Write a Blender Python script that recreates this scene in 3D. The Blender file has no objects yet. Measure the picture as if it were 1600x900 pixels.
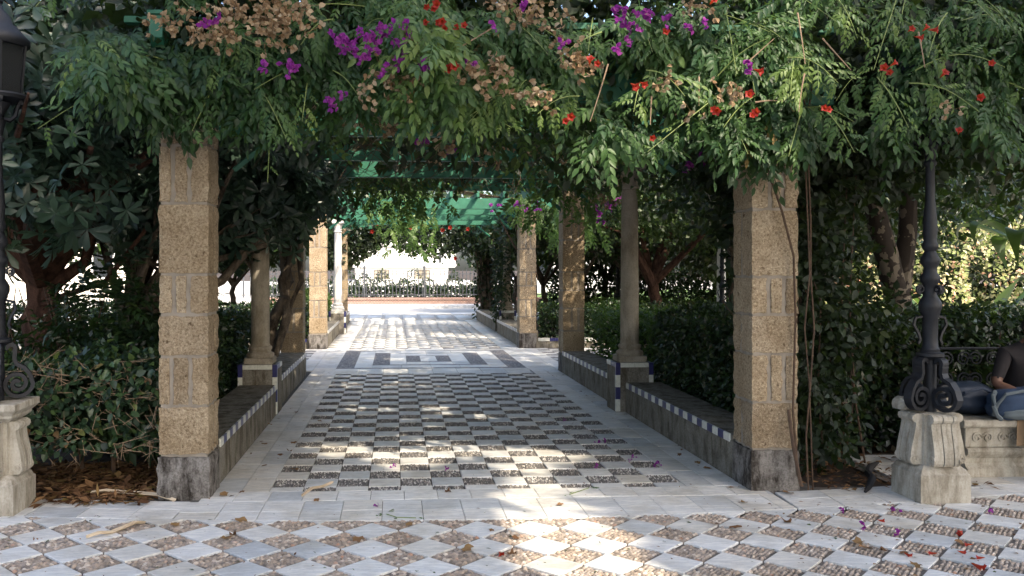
import bpy, bmesh, math
import numpy as np
from mathutils import Vector, Matrix

# ------------------------------------------------------------------ camera, world, sun, exposure
S = bpy.context.scene
F, CX, CY, H = 1352.0, 690.0, 420.0, 1.68          # calibration measured on the 1600 x 900 photograph
TH = math.atan((CX - 618.0) / F)
cam = bpy.data.cameras.new('camera'); camo = bpy.data.objects.new('camera', cam)
S.collection.objects.link(camo); S.camera = camo
camo.location = (0, 0, H); camo.rotation_euler = (math.pi / 2, 0, -TH)
cam.sensor_width = 36; cam.lens = 36 * F / 1600
cam.shift_x = (800 - CX) / 1600; cam.shift_y = -(450 - CY) / 1600
cam.clip_start = 0.05; cam.clip_end = 2000

SUN_EL, SUN_AZ = math.radians(42), math.radians(146)   # azimuth clockwise from +Y
SDIR = Vector((math.sin(SUN_AZ) * math.cos(SUN_EL), math.cos(SUN_AZ) * math.cos(SUN_EL), math.sin(SUN_EL)))
W = bpy.data.worlds.new('World'); S.world = W; W.use_nodes = True
nt = W.node_tree; nt.nodes.clear()
sky = nt.nodes.new('ShaderNodeTexSky'); sky.sky_type = 'NISHITA'; sky.sun_disc = False
sky.sun_elevation = SUN_EL; sky.sun_rotation = SUN_AZ; sky.dust_density = 4.5; sky.air_density = 1.0; sky.ozone_density = 1.0
bg = nt.nodes.new('ShaderNodeBackground'); bg.inputs[1].default_value = 0.15
wo = nt.nodes.new('ShaderNodeOutputWorld')
nt.links.new(sky.outputs[0], bg.inputs[0]); nt.links.new(bg.outputs[0], wo.inputs[0])
sl = bpy.data.lights.new('sun', 'SUN'); sl.energy = 2.2; sl.angle = math.radians(0.55); sl.color = (1.0, 0.87, 0.69)
slo = bpy.data.objects.new('sun', sl); S.collection.objects.link(slo)
slo.rotation_euler = SDIR.to_track_quat('Z', 'Y').to_euler()
S.view_settings.view_transform = 'Standard'; S.view_settings.look = 'None'
S.view_settings.exposure = 1.85; S.view_settings.gamma = 1.0; S.view_settings.use_curve_mapping = False
S.cycles.use_denoising = True; S.cycles.max_bounces = 7; S.cycles.diffuse_bounces = 3
S.cycles.glossy_bounces = 3; S.cycles.transmission_bounces = 5; S.cycles.transparent_max_bounces = 6
S.cycles.sample_clamp_indirect = 6.0

rng = np.random.default_rng(11)
COL = S.collection

def A(px, py, Y):
    """point of the vertical plane Y = const seen at photo pixel (px, py) -> (X, z)"""
    t = (px - CX) / F
    X = Y * (t * math.cos(TH) + math.sin(TH)) / (math.cos(TH) - t * math.sin(TH))
    d = X * math.sin(TH) + Y * math.cos(TH)
    return X, H + (CY - py) * d / F

def G(px, py, z=0.0):
    d = F * (H - z) / (py - CY); l = (px - CX) * d / F
    return l * math.cos(TH) + d * math.sin(TH), d * math.cos(TH) - l * math.sin(TH)

# ------------------------------------------------------------------ materials
def mat(name):
    m = bpy.data.materials.new(name); m.use_nodes = True
    n = m.node_tree.nodes; b = n['Principled BSDF']
    return m, m.node_tree, b

def N(t, typ, **kw):
    n = t.nodes.new(typ)
    for k, v in kw.items():
        if k.startswith('i_'):
            n.inputs[int(k[2:]) if k[2:].isdigit() else k[2:].replace('_', ' ')].default_value = v
        else:
            setattr(n, k, v)
    return n

def ramp(t, fac, stops, interp='LINEAR'):
    r = t.nodes.new('ShaderNodeValToRGB'); r.color_ramp.interpolation = interp
    e = r.color_ramp.elements
    while len(e) < len(stops): e.new(0.5)
    for q, (p, c) in zip(e, stops):
        q.position = p; q.color = (c[0], c[1], c[2], 1)
    t.links.new(fac, r.inputs[0])
    return r.outputs[0]

def coords(t, kind='Object'):
    return t.nodes.new('ShaderNodeTexCoord').outputs[kind]

def wpos(t):
    return t.nodes.new('ShaderNodeNewGeometry').outputs['Position']

def noise(t, vec, scale, detail=4, rough=0.55):
    n = N(t, 'ShaderNodeTexNoise'); n.inputs['Scale'].default_value = scale
    n.inputs['Detail'].default_value = detail; n.inputs['Roughness'].default_value = rough
    t.links.new(vec, n.inputs['Vector']); return n.outputs['Fac']

def voro(t, vec, scale, feature='F1', out='Distance'):
    n = N(t, 'ShaderNodeTexVoronoi', feature=feature); n.inputs['Scale'].default_value = scale
    t.links.new(vec, n.inputs['Vector']); return n.outputs[out]

def mixc(t, fac, a, b, mode='MIX'):
    n = N(t, 'ShaderNodeMix', data_type='RGBA', blend_type=mode)
    for i, v in ((0, fac), (6, a), (7, b)):
        if isinstance(v, (int, float)): n.inputs[i].default_value = v
        elif isinstance(v, tuple): n.inputs[i].default_value = (*v, 1) if len(v) == 3 else v
        else: t.links.new(v, n.inputs[i])
    return n.outputs[2]

def math_(t, op, a, b=0.0, clamp=False):
    n = N(t, 'ShaderNodeMath', operation=op, use_clamp=clamp)
    for i, v in ((0, a), (1, b)):
        if isinstance(v, (int, float)): n.inputs[i].default_value = v
        else: t.links.new(v, n.inputs[i])
    return n.outputs[0]

def bump(t, b, height, strength=0.5, dist=0.01):
    n = N(t, 'ShaderNodeBump'); n.inputs['Strength'].default_value = strength; n.inputs['Distance'].default_value = dist
    t.links.new(height, n.inputs['Height']); t.links.new(n.outputs[0], b.inputs['Normal'])

def simple(name, c0, c1, scale=8.0, rough=0.7, bs=0.3, bd=0.004, spec=0.5, metal=0.0, detail=6, vec='Position'):
    m, t, b = mat(name)
    v = wpos(t) if vec == 'Position' else coords(t)
    f = noise(t, v, scale, detail)
    t.links.new(ramp(t, f, [(0.3, c0), (0.7, c1)]), b.inputs['Base Color'])
    b.inputs['Roughness'].default_value = rough; b.inputs['Metallic'].default_value = metal
    b.inputs['Specular IOR Level'].default_value = spec
    if bs: bump(t, b, noise(t, v, scale * 6, 5), bs, bd)
    return m

def rnd_attr(t):
    return N(t, 'ShaderNodeAttribute', attribute_name='rnd').outputs['Fac']

def leafmat(name, stops, rough=0.42, transl=0.22, spec=0.45, tl=None):
    m, t, b = mat(name)
    r = rnd_attr(t)
    c = ramp(t, r, stops)
    t.links.new(c, b.inputs['Base Color'])
    b.inputs['Roughness'].default_value = rough; b.inputs['Specular IOR Level'].default_value = spec
    tr = N(t, 'ShaderNodeBsdfTranslucent'); mx = N(t, 'ShaderNodeMixShader'); mx.inputs[0].default_value = transl
    t.links.new(mixc(t, 0.5, c, tl or (0.25, 0.42, 0.05)), tr.inputs[0])
    t.links.new(b.outputs[0], mx.inputs[1]); t.links.new(tr.outputs[0], mx.inputs[2])
    t.links.new(mx.outputs[0], t.nodes['Material Output'].inputs[0])
    return m

M = {}
def marble():
    m, t, b = mat('marble')
    oi = N(t, 'ShaderNodeObjectInfo').outputs['Random']; at = rnd_attr(t)
    r = math_(t, 'FRACT', math_(t, 'ADD', oi, at))
    p = wpos(t)
    off = N(t, 'ShaderNodeVectorMath', operation='ADD'); t.links.new(p, off.inputs[0])
    cv = N(t, 'ShaderNodeCombineXYZ'); sc = math_(t, 'MULTIPLY', r, 37.0)
    for i in range(3): t.links.new(sc, cv.inputs[i])
    t.links.new(cv.outputs[0], off.inputs[1]); v = off.outputs[0]
    base = ramp(t, r, [(0.0, (0.56, 0.58, 0.59)), (0.3, (0.72, 0.715, 0.69)), (0.65, (0.78, 0.77, 0.74)), (1.0, (0.68, 0.65, 0.59))])
    st = N(t, 'ShaderNodeMapping'); st.inputs['Scale'].default_value = (3.0, 14.0, 3.0); st.inputs['Rotation'].default_value = (0, 0, 0.5)
    t.links.new(v, st.inputs[0])
    vein = ramp(t, noise(t, st.outputs[0], 1.5, 8, 0.65), [(0.42, (1, 1, 1)), (0.5, (0.78, 0.80, 0.83)), (0.6, (1, 1, 1))])
    c = mixc(t, 1.0, base, vein, 'MULTIPLY')
    dirt = ramp(t, noise(t, p, 2.3, 9, 0.7), [(0.45, (1, 1, 1)), (0.72, (0.62, 0.57, 0.48))])
    c = mixc(t, 0.8, c, dirt, 'MULTIPLY')
    spk = ramp(t, noise(t, p, 60, 3, 0.6), [(0.62, (1, 1, 1)), (0.75, (0.6, 0.55, 0.5))])
    c = mixc(t, 0.6, c, spk, 'MULTIPLY')
    t.links.new(c, b.inputs['Base Color'])
    t.links.new(ramp(t, noise(t, p, 9, 5), [(0.3, (0.32,) * 3), (0.7, (0.6,) * 3)]), b.inputs['Roughness'])
    bump(t, b, noise(t, p, 45, 5), 0.12, 0.004)
    return m
M['marble'] = marble()

def pebble(name, stops):
    m, t, b = mat(name)
    oi = N(t, 'ShaderNodeObjectInfo').outputs['Random']
    r = math_(t, 'FRACT', math_(t, 'ADD', oi, rnd_attr(t)))
    c = ramp(t, r, stops)
    d = ramp(t, noise(t, wpos(t), 1.7, 6), [(0.4, (0.97, 1, 1.02)), (0.75, (0.82, 0.78, 0.70))])
    t.links.new(mixc(t, 1.0, c, d, 'MULTIPLY'), b.inputs['Base Color'])
    b.inputs['Roughness'].default_value = 0.5
    return m
M['peb_tan'] = pebble('tan_pebbles', [(0.0, (0.1358, 0.1118, 0.0953)), (0.3, (0.3025, 0.2414, 0.1906)), (0.55, (0.2655, 0.2238, 0.1961)), (0.8, (0.4076, 0.3181, 0.2466)), (0.95, (0.5681, 0.4948, 0.4260)), (1.0, (0.3705, 0.2003, 0.1233))])
M['peb_dark'] = pebble('dark_pebbles', [(0.0, (0.06, 0.058, 0.062)), (0.45, (0.115, 0.108, 0.105)), (0.7, (0.19, 0.17, 0.15)), (0.85, (0.36, 0.33, 0.30)), (0.95, (0.62, 0.60, 0.56)), (1.0, (0.13, 0.12, 0.12))])
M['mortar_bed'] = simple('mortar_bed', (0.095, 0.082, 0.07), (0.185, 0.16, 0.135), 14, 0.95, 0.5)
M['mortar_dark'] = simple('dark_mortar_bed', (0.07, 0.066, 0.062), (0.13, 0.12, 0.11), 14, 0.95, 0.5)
def far_pebble():
    m, t, b = mat('fine_dark_pebbles')
    p = wpos(t); c = voro(t, p, 55, out='Color')
    s = N(t, 'ShaderNodeSeparateColor'); t.links.new(c, s.inputs[0])
    t.links.new(ramp(t, s.outputs[0], [(0.0, (0.06, 0.06, 0.07)), (0.7, (0.14, 0.135, 0.14)), (0.9, (0.4, 0.38, 0.36))]), b.inputs['Base Color'])
    b.inputs['Roughness'].default_value = 0.7; bump(t, b, voro(t, p, 55), 0.5, 0.006)
    return m
M['peb_far'] = far_pebble()
def plaza_mat():
    m, t, b = mat('plaza_checks')
    mp = N(t, 'ShaderNodeMapping'); mp.inputs['Rotation'].default_value = (0, 0, math.pi / 4); mp.inputs['Scale'].default_value = (4.08,) * 3
    p = wpos(t); t.links.new(p, mp.inputs[0])
    ck = N(t, 'ShaderNodeTexChecker'); ck.inputs['Scale'].default_value = 1.0; t.links.new(mp.outputs[0], ck.inputs[0])
    w = ramp(t, noise(t, p, 3, 6), [(0.3, (0.48, 0.49, 0.5)), (0.7, (0.62, 0.61, 0.58))])
    d = ramp(t, voro(t, p, 40, out='Color'), [(0.1, (0.16, 0.14, 0.13)), (0.9, (0.4, 0.34, 0.3))])
    t.links.new(mixc(t, ck.outputs[1], d, w), b.inputs['Base Color']); b.inputs['Roughness'].default_value = 0.6
    return m
M['plaza'] = plaza_mat()

def oyster():
    m, t, b = mat('oyster_stone')
    p = wpos(t); oi = N(t, 'ShaderNodeObjectInfo').outputs['Random']
    base = ramp(t, oi, [(0.0, (0.395, 0.342, 0.262)), (0.35, (0.45, 0.395, 0.305)), (0.7, (0.40, 0.34, 0.25)), (1.0, (0.355, 0.305, 0.232))])
    big = ramp(t, noise(t, p, 4, 5), [(0.3, (0.72, 0.66, 0.58)), (0.7, (1.1, 1.08, 1.05))])
    c = mixc(t, 1.0, base, big, 'MULTIPLY')
    n1 = noise(t, p, 62, 6, 0.75); v1 = voro(t, p, 95)
    g = ramp(t, n1, [(0.30, (0.22, 0.16, 0.11)), (0.42, (0.75, 0.69, 0.62)), (0.58, (1.12, 1.08, 1.04)), (0.70, (1.75, 1.72, 1.66))])
    c = mixc(t, 1.0, c, g, 'MULTIPLY')
    pit = ramp(t, noise(t, p, 24, 5, 0.65), [(0.30, (0.26, 0.20, 0.15)), (0.41, (1, 1, 1))])
    c = mixc(t, 0.9, c, pit, 'MULTIPLY')
    t.links.new(c, b.inputs['Base Color']); b.inputs['Roughness'].default_value = 0.95; b.inputs['Specular IOR Level'].default_value = 0.2
    h = math_(t, 'ADD', math_(t, 'MULTIPLY', n1, 1.0), math_(t, 'MULTIPLY', noise(t, p, 30, 4, 0.6), 0.9))
    h = math_(t, 'ADD', h, math_(t, 'MULTIPLY', v1, 0.3))
    bump(t, b, h, 0.9, 0.02)
    return m
M['oyster'] = oyster()
M['mortar'] = simple('pillar_mortar', (0.215, 0.185, 0.148), (0.32, 0.28, 0.23), 12, 0.92, 0.35)
def stained(name, c0, c1, stain, sc=3.0, spk=0.8, bstr=0.6):
    m, t, b = mat(name)
    p = wpos(t)
    c = ramp(t, noise(t, p, 9, 8, 0.65), [(0.3, c0), (0.7, c1)])
    mp = N(t, 'ShaderNodeMapping'); mp.inputs['Scale'].default_value = (sc * 2.2, sc * 2.2, sc * 0.7); t.links.new(p, mp.inputs[0])
    s = ramp(t, noise(t, mp.outputs[0], 1.5, 9, 0.68), [(0.45, (1, 1, 1)), (0.62, stain)])
    c = mixc(t, 1.0, c, s, 'MULTIPLY')
    sp = ramp(t, noise(t, p, 70, 4, 0.7), [(0.33, (0.5, 0.48, 0.45)), (0.5, (1, 1, 1)), (0.72, (1.3, 1.3, 1.3))])
    c = mixc(t, spk, c, sp, 'MULTIPLY')
    t.links.new(c, b.inputs['Base Color']); b.inputs['Roughness'].default_value = 0.93; b.inputs['Specular IOR Level'].default_value = 0.25
    bump(t, b, math_(t, 'ADD', noise(t, p, 40, 7, 0.7), math_(t, 'MULTIPLY', noise(t, p, 9, 4), 0.8)), bstr, 0.012)
    return m
M['plinth'] = stained('stained_render', (0.1170, 0.1035, 0.0900), (0.2430, 0.2295, 0.2160), (0.1800, 0.1620, 0.1440), 4)
M['cement'] = stained('bench_cement', (0.1615, 0.1487, 0.1232), (0.2380, 0.2210, 0.1870), (0.4250, 0.3910, 0.3230), 2.4)
M['lime'] = stained('carved_limestone', (0.3956, 0.3612, 0.2967), (0.4816, 0.4472, 0.3784), (0.5676, 0.5418, 0.4988), 2.6, 0.3, 0.25)
M['column'] = stained('column_stone', (0.2890, 0.2550, 0.2040), (0.3740, 0.3315, 0.2635), (0.5950, 0.5610, 0.4930), 1.6, 0.35, 0.3)
M['column_white'] = simple('white_column', (0.68, 0.66, 0.62), (0.76, 0.75, 0.71), 5, 0.7, 0.1)
M['monument'] = simple('white_marble_monument', (0.70, 0.69, 0.66), (0.80, 0.79, 0.76), 2, 0.6, 0.1)
def glazed(name, c):
    m, t, b = mat(name)
    f = noise(t, wpos(t), 30, 6)
    t.links.new(ramp(t, f, [(0.25, tuple(x * 0.72 for x in c)), (0.55, c)]), b.inputs['Base Color'])
    b.inputs['Roughness'].default_value = 0.28; bump(t, b, noise(t, wpos(t), 25, 3), 0.1, 0.003)
    return m
M['tile_blue'] = glazed('blue_glazed_tile', (0.028, 0.030, 0.115)); M['tile_white'] = glazed('white_glazed_tile', (0.62, 0.62, 0.55))
def greenwood():
    m, t, b = mat('green_painted_wood')
    p = wpos(t)
    c = ramp(t, noise(t, p, 3, 7, 0.65), [(0.3, (0.013, 0.10, 0.058)), (0.6, (0.022, 0.135, 0.082)), (0.8, (0.052, 0.20, 0.13))])
    w = ramp(t, noise(t, p, 16, 8, 0.75), [(0.60, (0, 0, 0)), (0.72, (1, 1, 1))])
    c = mixc(t, w, c, (0.09, 0.075, 0.055))
    t.links.new(c, b.inputs['Base Color']); b.inputs['Roughness'].default_value = 0.55
    bump(t, b, noise(t, p, 22, 6), 0.35, 0.005)
    return m
M['green'] = greenwood()
def iron():
    m, t, b = mat('painted_cast_iron')
    p = wpos(t)
    c = ramp(t, noise(t, p, 20, 7, 0.7), [(0.35, (0.006, 0.007, 0.010)), (0.62, (0.012, 0.014, 0.019)), (0.78, (0.035, 0.030, 0.027))])
    t.links.new(c, b.inputs['Base Color']); b.inputs['Roughness'].default_value = 0.55; b.inputs['Specular IOR Level'].default_value = 0.4
    bump(t, b, noise(t, p, 70, 5), 0.25, 0.003)
    return m
M['iron'] = iron()
M['iron_grey'] = simple('grey_fence_iron', (0.045, 0.05, 0.06), (0.07, 0.075, 0.085), 6, 0.6, 0)
def glassm():
    m, t, b = mat('lantern_glass')
    b.inputs['Base Color'].default_value = (0.10, 0.11, 0.12, 1); b.inputs['Roughness'].default_value = 0.25
    b.inputs['Transmission Weight'].default_value = 0.75; b.inputs['IOR'].default_value = 1.3
    return m
M['glass'] = glassm()
M['soil'] = simple('garden_soil', (0.0245, 0.0154, 0.0098), (0.0595, 0.0385, 0.0252), 5, 0.98, 0.8, 0.02)
M['far_ground'] = simple('pale_street_paving', (0.42, 0.40, 0.36), (0.52, 0.50, 0.46), 0.6, 0.9, 0.1)
M['lawn'] = simple('lawn_green', (0.07, 0.13, 0.025), (0.14, 0.22, 0.05), 9, 0.95, 0.8, 0.03)
M['bark_red'] = stained('reddish_bark', (0.0638, 0.0323, 0.0225), (0.1200, 0.0638, 0.0435), (0.3000, 0.2625, 0.2250), 3)
M['bark_grey'] = stained('pale_grey_bark', (0.0900, 0.0713, 0.0525), (0.1575, 0.1275, 0.0975), (0.2625, 0.2400, 0.2100), 3)
def mottled():
    m, t, b = mat('mottled_bark')
    p = wpos(t)
    c = ramp(t, noise(t, p, 7, 3, 0.5), [(0.44, (0.028, 0.02, 0.015)), (0.56, (0.15, 0.125, 0.095))], 'CONSTANT')
    t.links.new(c, b.inputs['Base Color']); b.inputs['Roughness'].default_value = 0.9; bump(t, b, noise(t, p, 20, 5), 0.5, 0.01)
    return m
M['bark_mottled'] = mottled()
M['stem'] = simple('brown_vine_stem', (0.0420, 0.0245, 0.0154), (0.0980, 0.0595, 0.0350), 20, 0.85, 0.3)
M['stem_pale'] = simple('pale_dry_stem', (0.22, 0.15, 0.095), (0.32, 0.23, 0.15), 20, 0.85, 0.3)
M['stem_green'] = simple('green_shoot', (0.13, 0.19, 0.05), (0.22, 0.28, 0.08), 20, 0.6, 0)
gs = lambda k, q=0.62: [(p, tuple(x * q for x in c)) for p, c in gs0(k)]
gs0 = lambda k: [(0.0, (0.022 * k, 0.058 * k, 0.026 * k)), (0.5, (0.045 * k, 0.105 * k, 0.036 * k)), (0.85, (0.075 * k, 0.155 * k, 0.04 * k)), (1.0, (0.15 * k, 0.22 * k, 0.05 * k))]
M['leaf_trumpet'] = leafmat('trumpet_vine_leaf', [(0.0, (0.0131, 0.0394, 0.0164)), (0.4, (0.0344, 0.0861, 0.0312)), (0.75, (0.0697, 0.1394, 0.0394)), (0.97, (0.1394, 0.2132, 0.0533)), (1.0, (0.2050, 0.1312, 0.0410))], 0.46, 0.32, 0.4)
M['leaf_boug'] = leafmat('bougainvillea_leaf', gs(1.0, 0.33), 0.45, 0.18)  # darkened: depth behind the front sprays is put into the colour
M['leaf_glossy'] = leafmat('glossy_hedge_leaf', [(0.0, (0.0112, 0.0272, 0.0160)), (0.5, (0.0272, 0.0576, 0.0272)), (0.85, (0.0480, 0.0920, 0.0320)), (0.96, (0.1040, 0.1520, 0.0400)), (1.0, (0.1600, 0.0800, 0.0400))], 0.36, 0.12, 0.5)
M['leaf_shaded_dark'] = leafmat('shaded_dark_leaf', gs(0.75, 0.27), 0.6, 0.1)  # deep shade put into this leaf colour
M['leaf_rosette'] = leafmat('rosette_leaf', [(0.0, (0.0145, 0.0330, 0.0238)), (0.6, (0.0290, 0.0594, 0.0409)), (0.97, (0.0495, 0.0911, 0.0561)), (1.0, (0.1452, 0.0660, 0.0297))], 0.36, 0.08, 0.55)
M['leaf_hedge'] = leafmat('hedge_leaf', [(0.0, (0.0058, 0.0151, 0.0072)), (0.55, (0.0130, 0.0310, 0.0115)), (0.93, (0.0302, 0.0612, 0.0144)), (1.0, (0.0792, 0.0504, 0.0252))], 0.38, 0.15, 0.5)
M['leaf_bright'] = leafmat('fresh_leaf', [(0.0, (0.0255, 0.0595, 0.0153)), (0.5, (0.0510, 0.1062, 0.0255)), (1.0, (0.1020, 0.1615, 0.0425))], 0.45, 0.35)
M['leaf_olive'] = leafmat('mixed_tree_leaf', [(0.0, (0.0115, 0.0245, 0.0108)), (0.6, (0.0259, 0.0504, 0.0173)), (1.0, (0.0576, 0.0864, 0.0259))], 0.45, 0.25)
M['leaf_pale'] = leafmat('pale_sunlit_leaf', [(0.0, (0.1500, 0.2000, 0.0625)), (0.4, (0.3500, 0.3750, 0.1625)), (0.8, (0.6250, 0.5750, 0.3750)), (1.0, (0.6875, 0.3125, 0.2500))], 0.6, 0.3, 0.3)  # brightness of full sun put into the leaf colour
M['leaf_strap'] = leafmat('strap_leaf', [(0.0, (0.022, 0.055, 0.022)), (0.6, (0.045, 0.095, 0.03)), (1.0, (0.09, 0.15, 0.045))], 0.35, 0.3)
M['leaf_dead'] = leafmat('dead_leaf', [(0.0, (0.0800, 0.0400, 0.0200)), (0.5, (0.1760, 0.0920, 0.0440)), (0.85, (0.2880, 0.1680, 0.0800)), (1.0, (0.1280, 0.0960, 0.0240))], 0.8, 0.1, 0.2, (0.2400, 0.1200, 0.0400))
M['bract_pink'] = leafmat('magenta_bract', [(0.0, (0.1700, 0.0204, 0.2040)), (0.6, (0.2805, 0.0382, 0.2890)), (1.0, (0.3570, 0.0850, 0.3230))], 0.6, 0.35, 0.2, (0.5950, 0.0680, 0.5100))
M['bract_tan'] = leafmat('dried_bract', [(0.0, (0.2295, 0.1445, 0.0765)), (0.5, (0.3740, 0.2677, 0.1615)), (1.0, (0.4760, 0.3867, 0.2635))], 0.8, 0.25, 0.15, (0.5100, 0.3570, 0.2125))
M['blossom'] = leafmat('trumpet_blossom_petal', [(0.0, (0.4080, 0.0935, 0.0213)), (0.5, (0.3825, 0.0467, 0.0170)), (1.0, (0.3060, 0.0187, 0.0170))], 0.5, 0.3, 0.3, (0.6800, 0.0850, 0.0255))
M['palm_dry'] = simple('dry_palm_sheath', (0.50, 0.38, 0.25), (0.66, 0.55, 0.40), 9, 0.8, 0.3)
def plain(name, c, rough=0.6, metal=0.0, var=0.82):
    return simple(name, tuple(x * var for x in c), c, 18, rough, 0.15, 0.002, metal=metal)

# ------------------------------------------------------------------ mesh helpers
class MB:
    def __init__(s): s.v = []; s.f = []
    def add(s, v, f):
        o = len(s.v); s.v += [tuple(p) for p in v]; s.f += [tuple(i + o for i in q) for q in f]
        return s
    def box(s, x0, x1, y0, y1, z0, z1, b=0.0):
        if b <= 0:
            v = [(x, y, z) for z in (z0, z1) for y in (y0, y1) for x in (x0, x1)]
            return s.add(v, [(0, 2, 3, 1), (4, 5, 7, 6), (0, 1, 5, 4), (2, 6, 7, 3), (0, 4, 6, 2), (1, 3, 7, 5)])
        bm = bmesh.new(); bmesh.ops.create_cube(bm, size=1)
        for q in bm.verts: q.co = Vector(((x0 + x1) / 2 + q.co.x * (x1 - x0), (y0 + y1) / 2 + q.co.y * (y1 - y0), (z0 + z1) / 2 + q.co.z * (z1 - z0)))
        bmesh.ops.bevel(bm, geom=list(bm.edges), offset=b, segments=1, affect='EDGES', clamp_overlap=True)
        bm.verts.index_update()
        s.add([q.co[:] for q in bm.verts], [[q.index for q in f.verts] for f in bm.faces]); bm.free()
        return s
    def lathe(s, prof, n=20, c=(0, 0, 0), sq=False):
        o = len(s.v); k = len(prof)
        for r, z in prof:
            for i in range(n):
                a = 2 * math.pi * (i + (0.5 if sq else 0)) / n
                rr = r * (math.sqrt(2) if sq and n == 4 else 1)
                s.v.append((c[0] + rr * math.cos(a), c[1] + rr * math.sin(a), c[2] + z))
        for j in range(k - 1):
            for i in range(n):
                i2 = (i + 1) % n
                s.f.append((o + j * n + i, o + j * n + i2, o + (j + 1) * n + i2, o + (j + 1) * n + i))
        s.f.append(tuple(o + i for i in reversed(range(n)))); s.f.append(tuple(o + (k - 1) * n + i for i in range(n)))
        return s
    def tube(s, pts, rad, n=7):
        pts = [Vector(p) for p in pts]
        if isinstance(rad, (int, float)): rad = [rad] * len(pts)
        o = len(s.v); up = Vector((0.3, 0.2, 0.93))
        for i, p in enumerate(pts):
            d = (pts[min(i + 1, len(pts) - 1)] - pts[max(i - 1, 0)]).normalized()
            a = d.cross(up)
            if a.length < 1e-3: a = d.cross(Vector((1, 0, 0)))
            a.normalize(); b2 = d.cross(a).normalized()
            for j in range(n):
                w = 2 * math.pi * j / n
                s.v.append(tuple(p + (a * math.cos(w) + b2 * math.sin(w)) * rad[i]))
        for i in range(len(pts) - 1):
            for j in range(n):
                j2 = (j + 1) % n
                s.f.append((o + i * n + j, o + (i + 1) * n + j, o + (i + 1) * n + j2, o + i * n + j2))
        s.f.append(tuple(o + j for j in range(n))); e = o + (len(pts) - 1) * n
        s.f.append(tuple(e + j for j in reversed(range(n))))
        return s
    def prism(s, poly, y0, y1, axis='y'):
        """extrude polygon of (a, b) along an axis"""
        n = len(poly); o = len(s.v)
        for y in (y0, y1):
            for a, b in poly:
                s.v.append({'y': (a, y, b), 'x': (y, a, b), 'z': (a, b, y)}[axis])
        for i in range(n):
            j = (i + 1) % n; s.f.append((o + i, o + j, o + n + j, o + n + i))
        s.f.append(tuple(o + i for i in reversed(range(n)))); s.f.append(tuple(o + n + i for i in range(n)))
        return s
    def mesh(s, name, m, smooth=False):
        me = bpy.data.meshes.new(name); me.from_pydata(s.v, [], s.f); me.materials.append(m)
        bm = bmesh.new(); bm.from_mesh(me); bmesh.ops.recalc_face_normals(bm, faces=list(bm.faces)); bm.to_mesh(me); bm.free()
        if smooth:
            me.polygons.foreach_set('use_smooth', [True] * len(me.polygons))
            try: me.set_sharp_from_angle(angle=math.radians(45))
            except Exception: pass
        return me
    def obj(s, name, m, parent=None, smooth=False):
        return link(name, s.mesh(name, m, smooth), parent)

def link(name, me, parent=None, loc=None, rot=None, scale=None):
    o = bpy.data.objects.new(name, me); COL.objects.link(o)
    if parent: o.parent = parent
    if loc is not None: o.location = loc
    if rot is not None: o.rotation_euler = rot
    if scale is not None: o.scale = (scale,) * 3 if isinstance(scale, (int, float)) else scale
    return o

def tag(o, label=None, cat=None, group=None, kind=None):
    if label: o['label'] = label
    if cat: o['category'] = cat
    if group: o['group'] = group
    if kind: o['kind'] = kind
    return o

def thing(name, label, cat, loc=(0, 0, 0), rz=0.0, group=None):
    o = link(name, None, None, loc, (0, 0, rz)); o.empty_display_size = 0.1
    return tag(o, label, cat, group)

def copy_tree(o, loc, rz, label, group=None, sc=None):
    c = o.copy(); COL.objects.link(c); c.location = loc; c.rotation_euler = (0, 0, rz)
    if sc: c.scale = (sc,) * 3
    c['label'] = label
    if group: c['group'] = group
    for ch in o.children:
        k = ch.copy(); COL.objects.link(k); k.parent = c
        for g in ch.children:
            q = g.copy(); COL.objects.link(q); q.parent = k
    return c

def npmesh(name, V, T, mats, rnd=None, smooth=False):
    me = bpy.data.meshes.new(name)
    V = np.asarray(V, np.float32); T = np.asarray(T, np.int32)
    me.vertices.add(len(V)); me.vertices.foreach_set('co', V.ravel())
    me.loops.add(T.size); me.loops.foreach_set('vertex_index', T.ravel())
    me.polygons.add(len(T)); k = T.shape[1]
    me.polygons.foreach_set('loop_start', np.arange(0, T.size, k, dtype=np.int32))
    if smooth: me.polygons.foreach_set('use_smooth', np.ones(len(T), bool))
    if rnd is not None:
        a = me.attributes.new('rnd', 'FLOAT', 'POINT'); a.data.foreach_set('value', np.asarray(rnd, np.float32))
    me.materials.append(mats); me.update(calc_edges=True)
    return me

def frames(d, n):
    d = d / (np.linalg.norm(d, axis=1, keepdims=True) + 1e-9)
    n = n - d * np.sum(n * d, axis=1, keepdims=True)
    n = n / (np.linalg.norm(n, axis=1, keepdims=True) + 1e-9)
    return np.stack([d, np.cross(n, d), n], axis=2)          # columns x, y, z

def scatter(temps, pos, R, sc, rnd=None, jit=0.0):
    """copies of template leaves -> one big triangle soup"""
    Vs, Ts, Rs = [], [], []; off = 0
    pick = rng.integers(0, len(temps), len(pos))
    rnd = rng.random(len(pos)) if rnd is None else rnd
    for k, (tv, tf) in enumerate(temps):
        ix = np.nonzero(pick == k)[0]
        if not len(ix): continue
        P = np.einsum('nij,vj->nvi', R[ix], tv) * sc[ix][:, None, None] + pos[ix][:, None, :]
        T = tf[None] + (np.arange(len(ix)) * len(tv))[:, None, None] + off
        Vs.append(P.reshape(-1, 3)); Ts.append(T.reshape(-1, 3)); Rs.append(np.repeat(rnd[ix], len(tv)))
        off += len(ix) * len(tv)
    return np.concatenate(Vs), np.concatenate(Ts), np.concatenate(Rs)

def join(parts):
    V, T, Rr = [], [], []; off = 0
    for v, t, r in parts:
        V.append(v); T.append(t + off); Rr.append(r); off += len(v)
    return np.concatenate(V), np.concatenate(T), np.concatenate(Rr)

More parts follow.
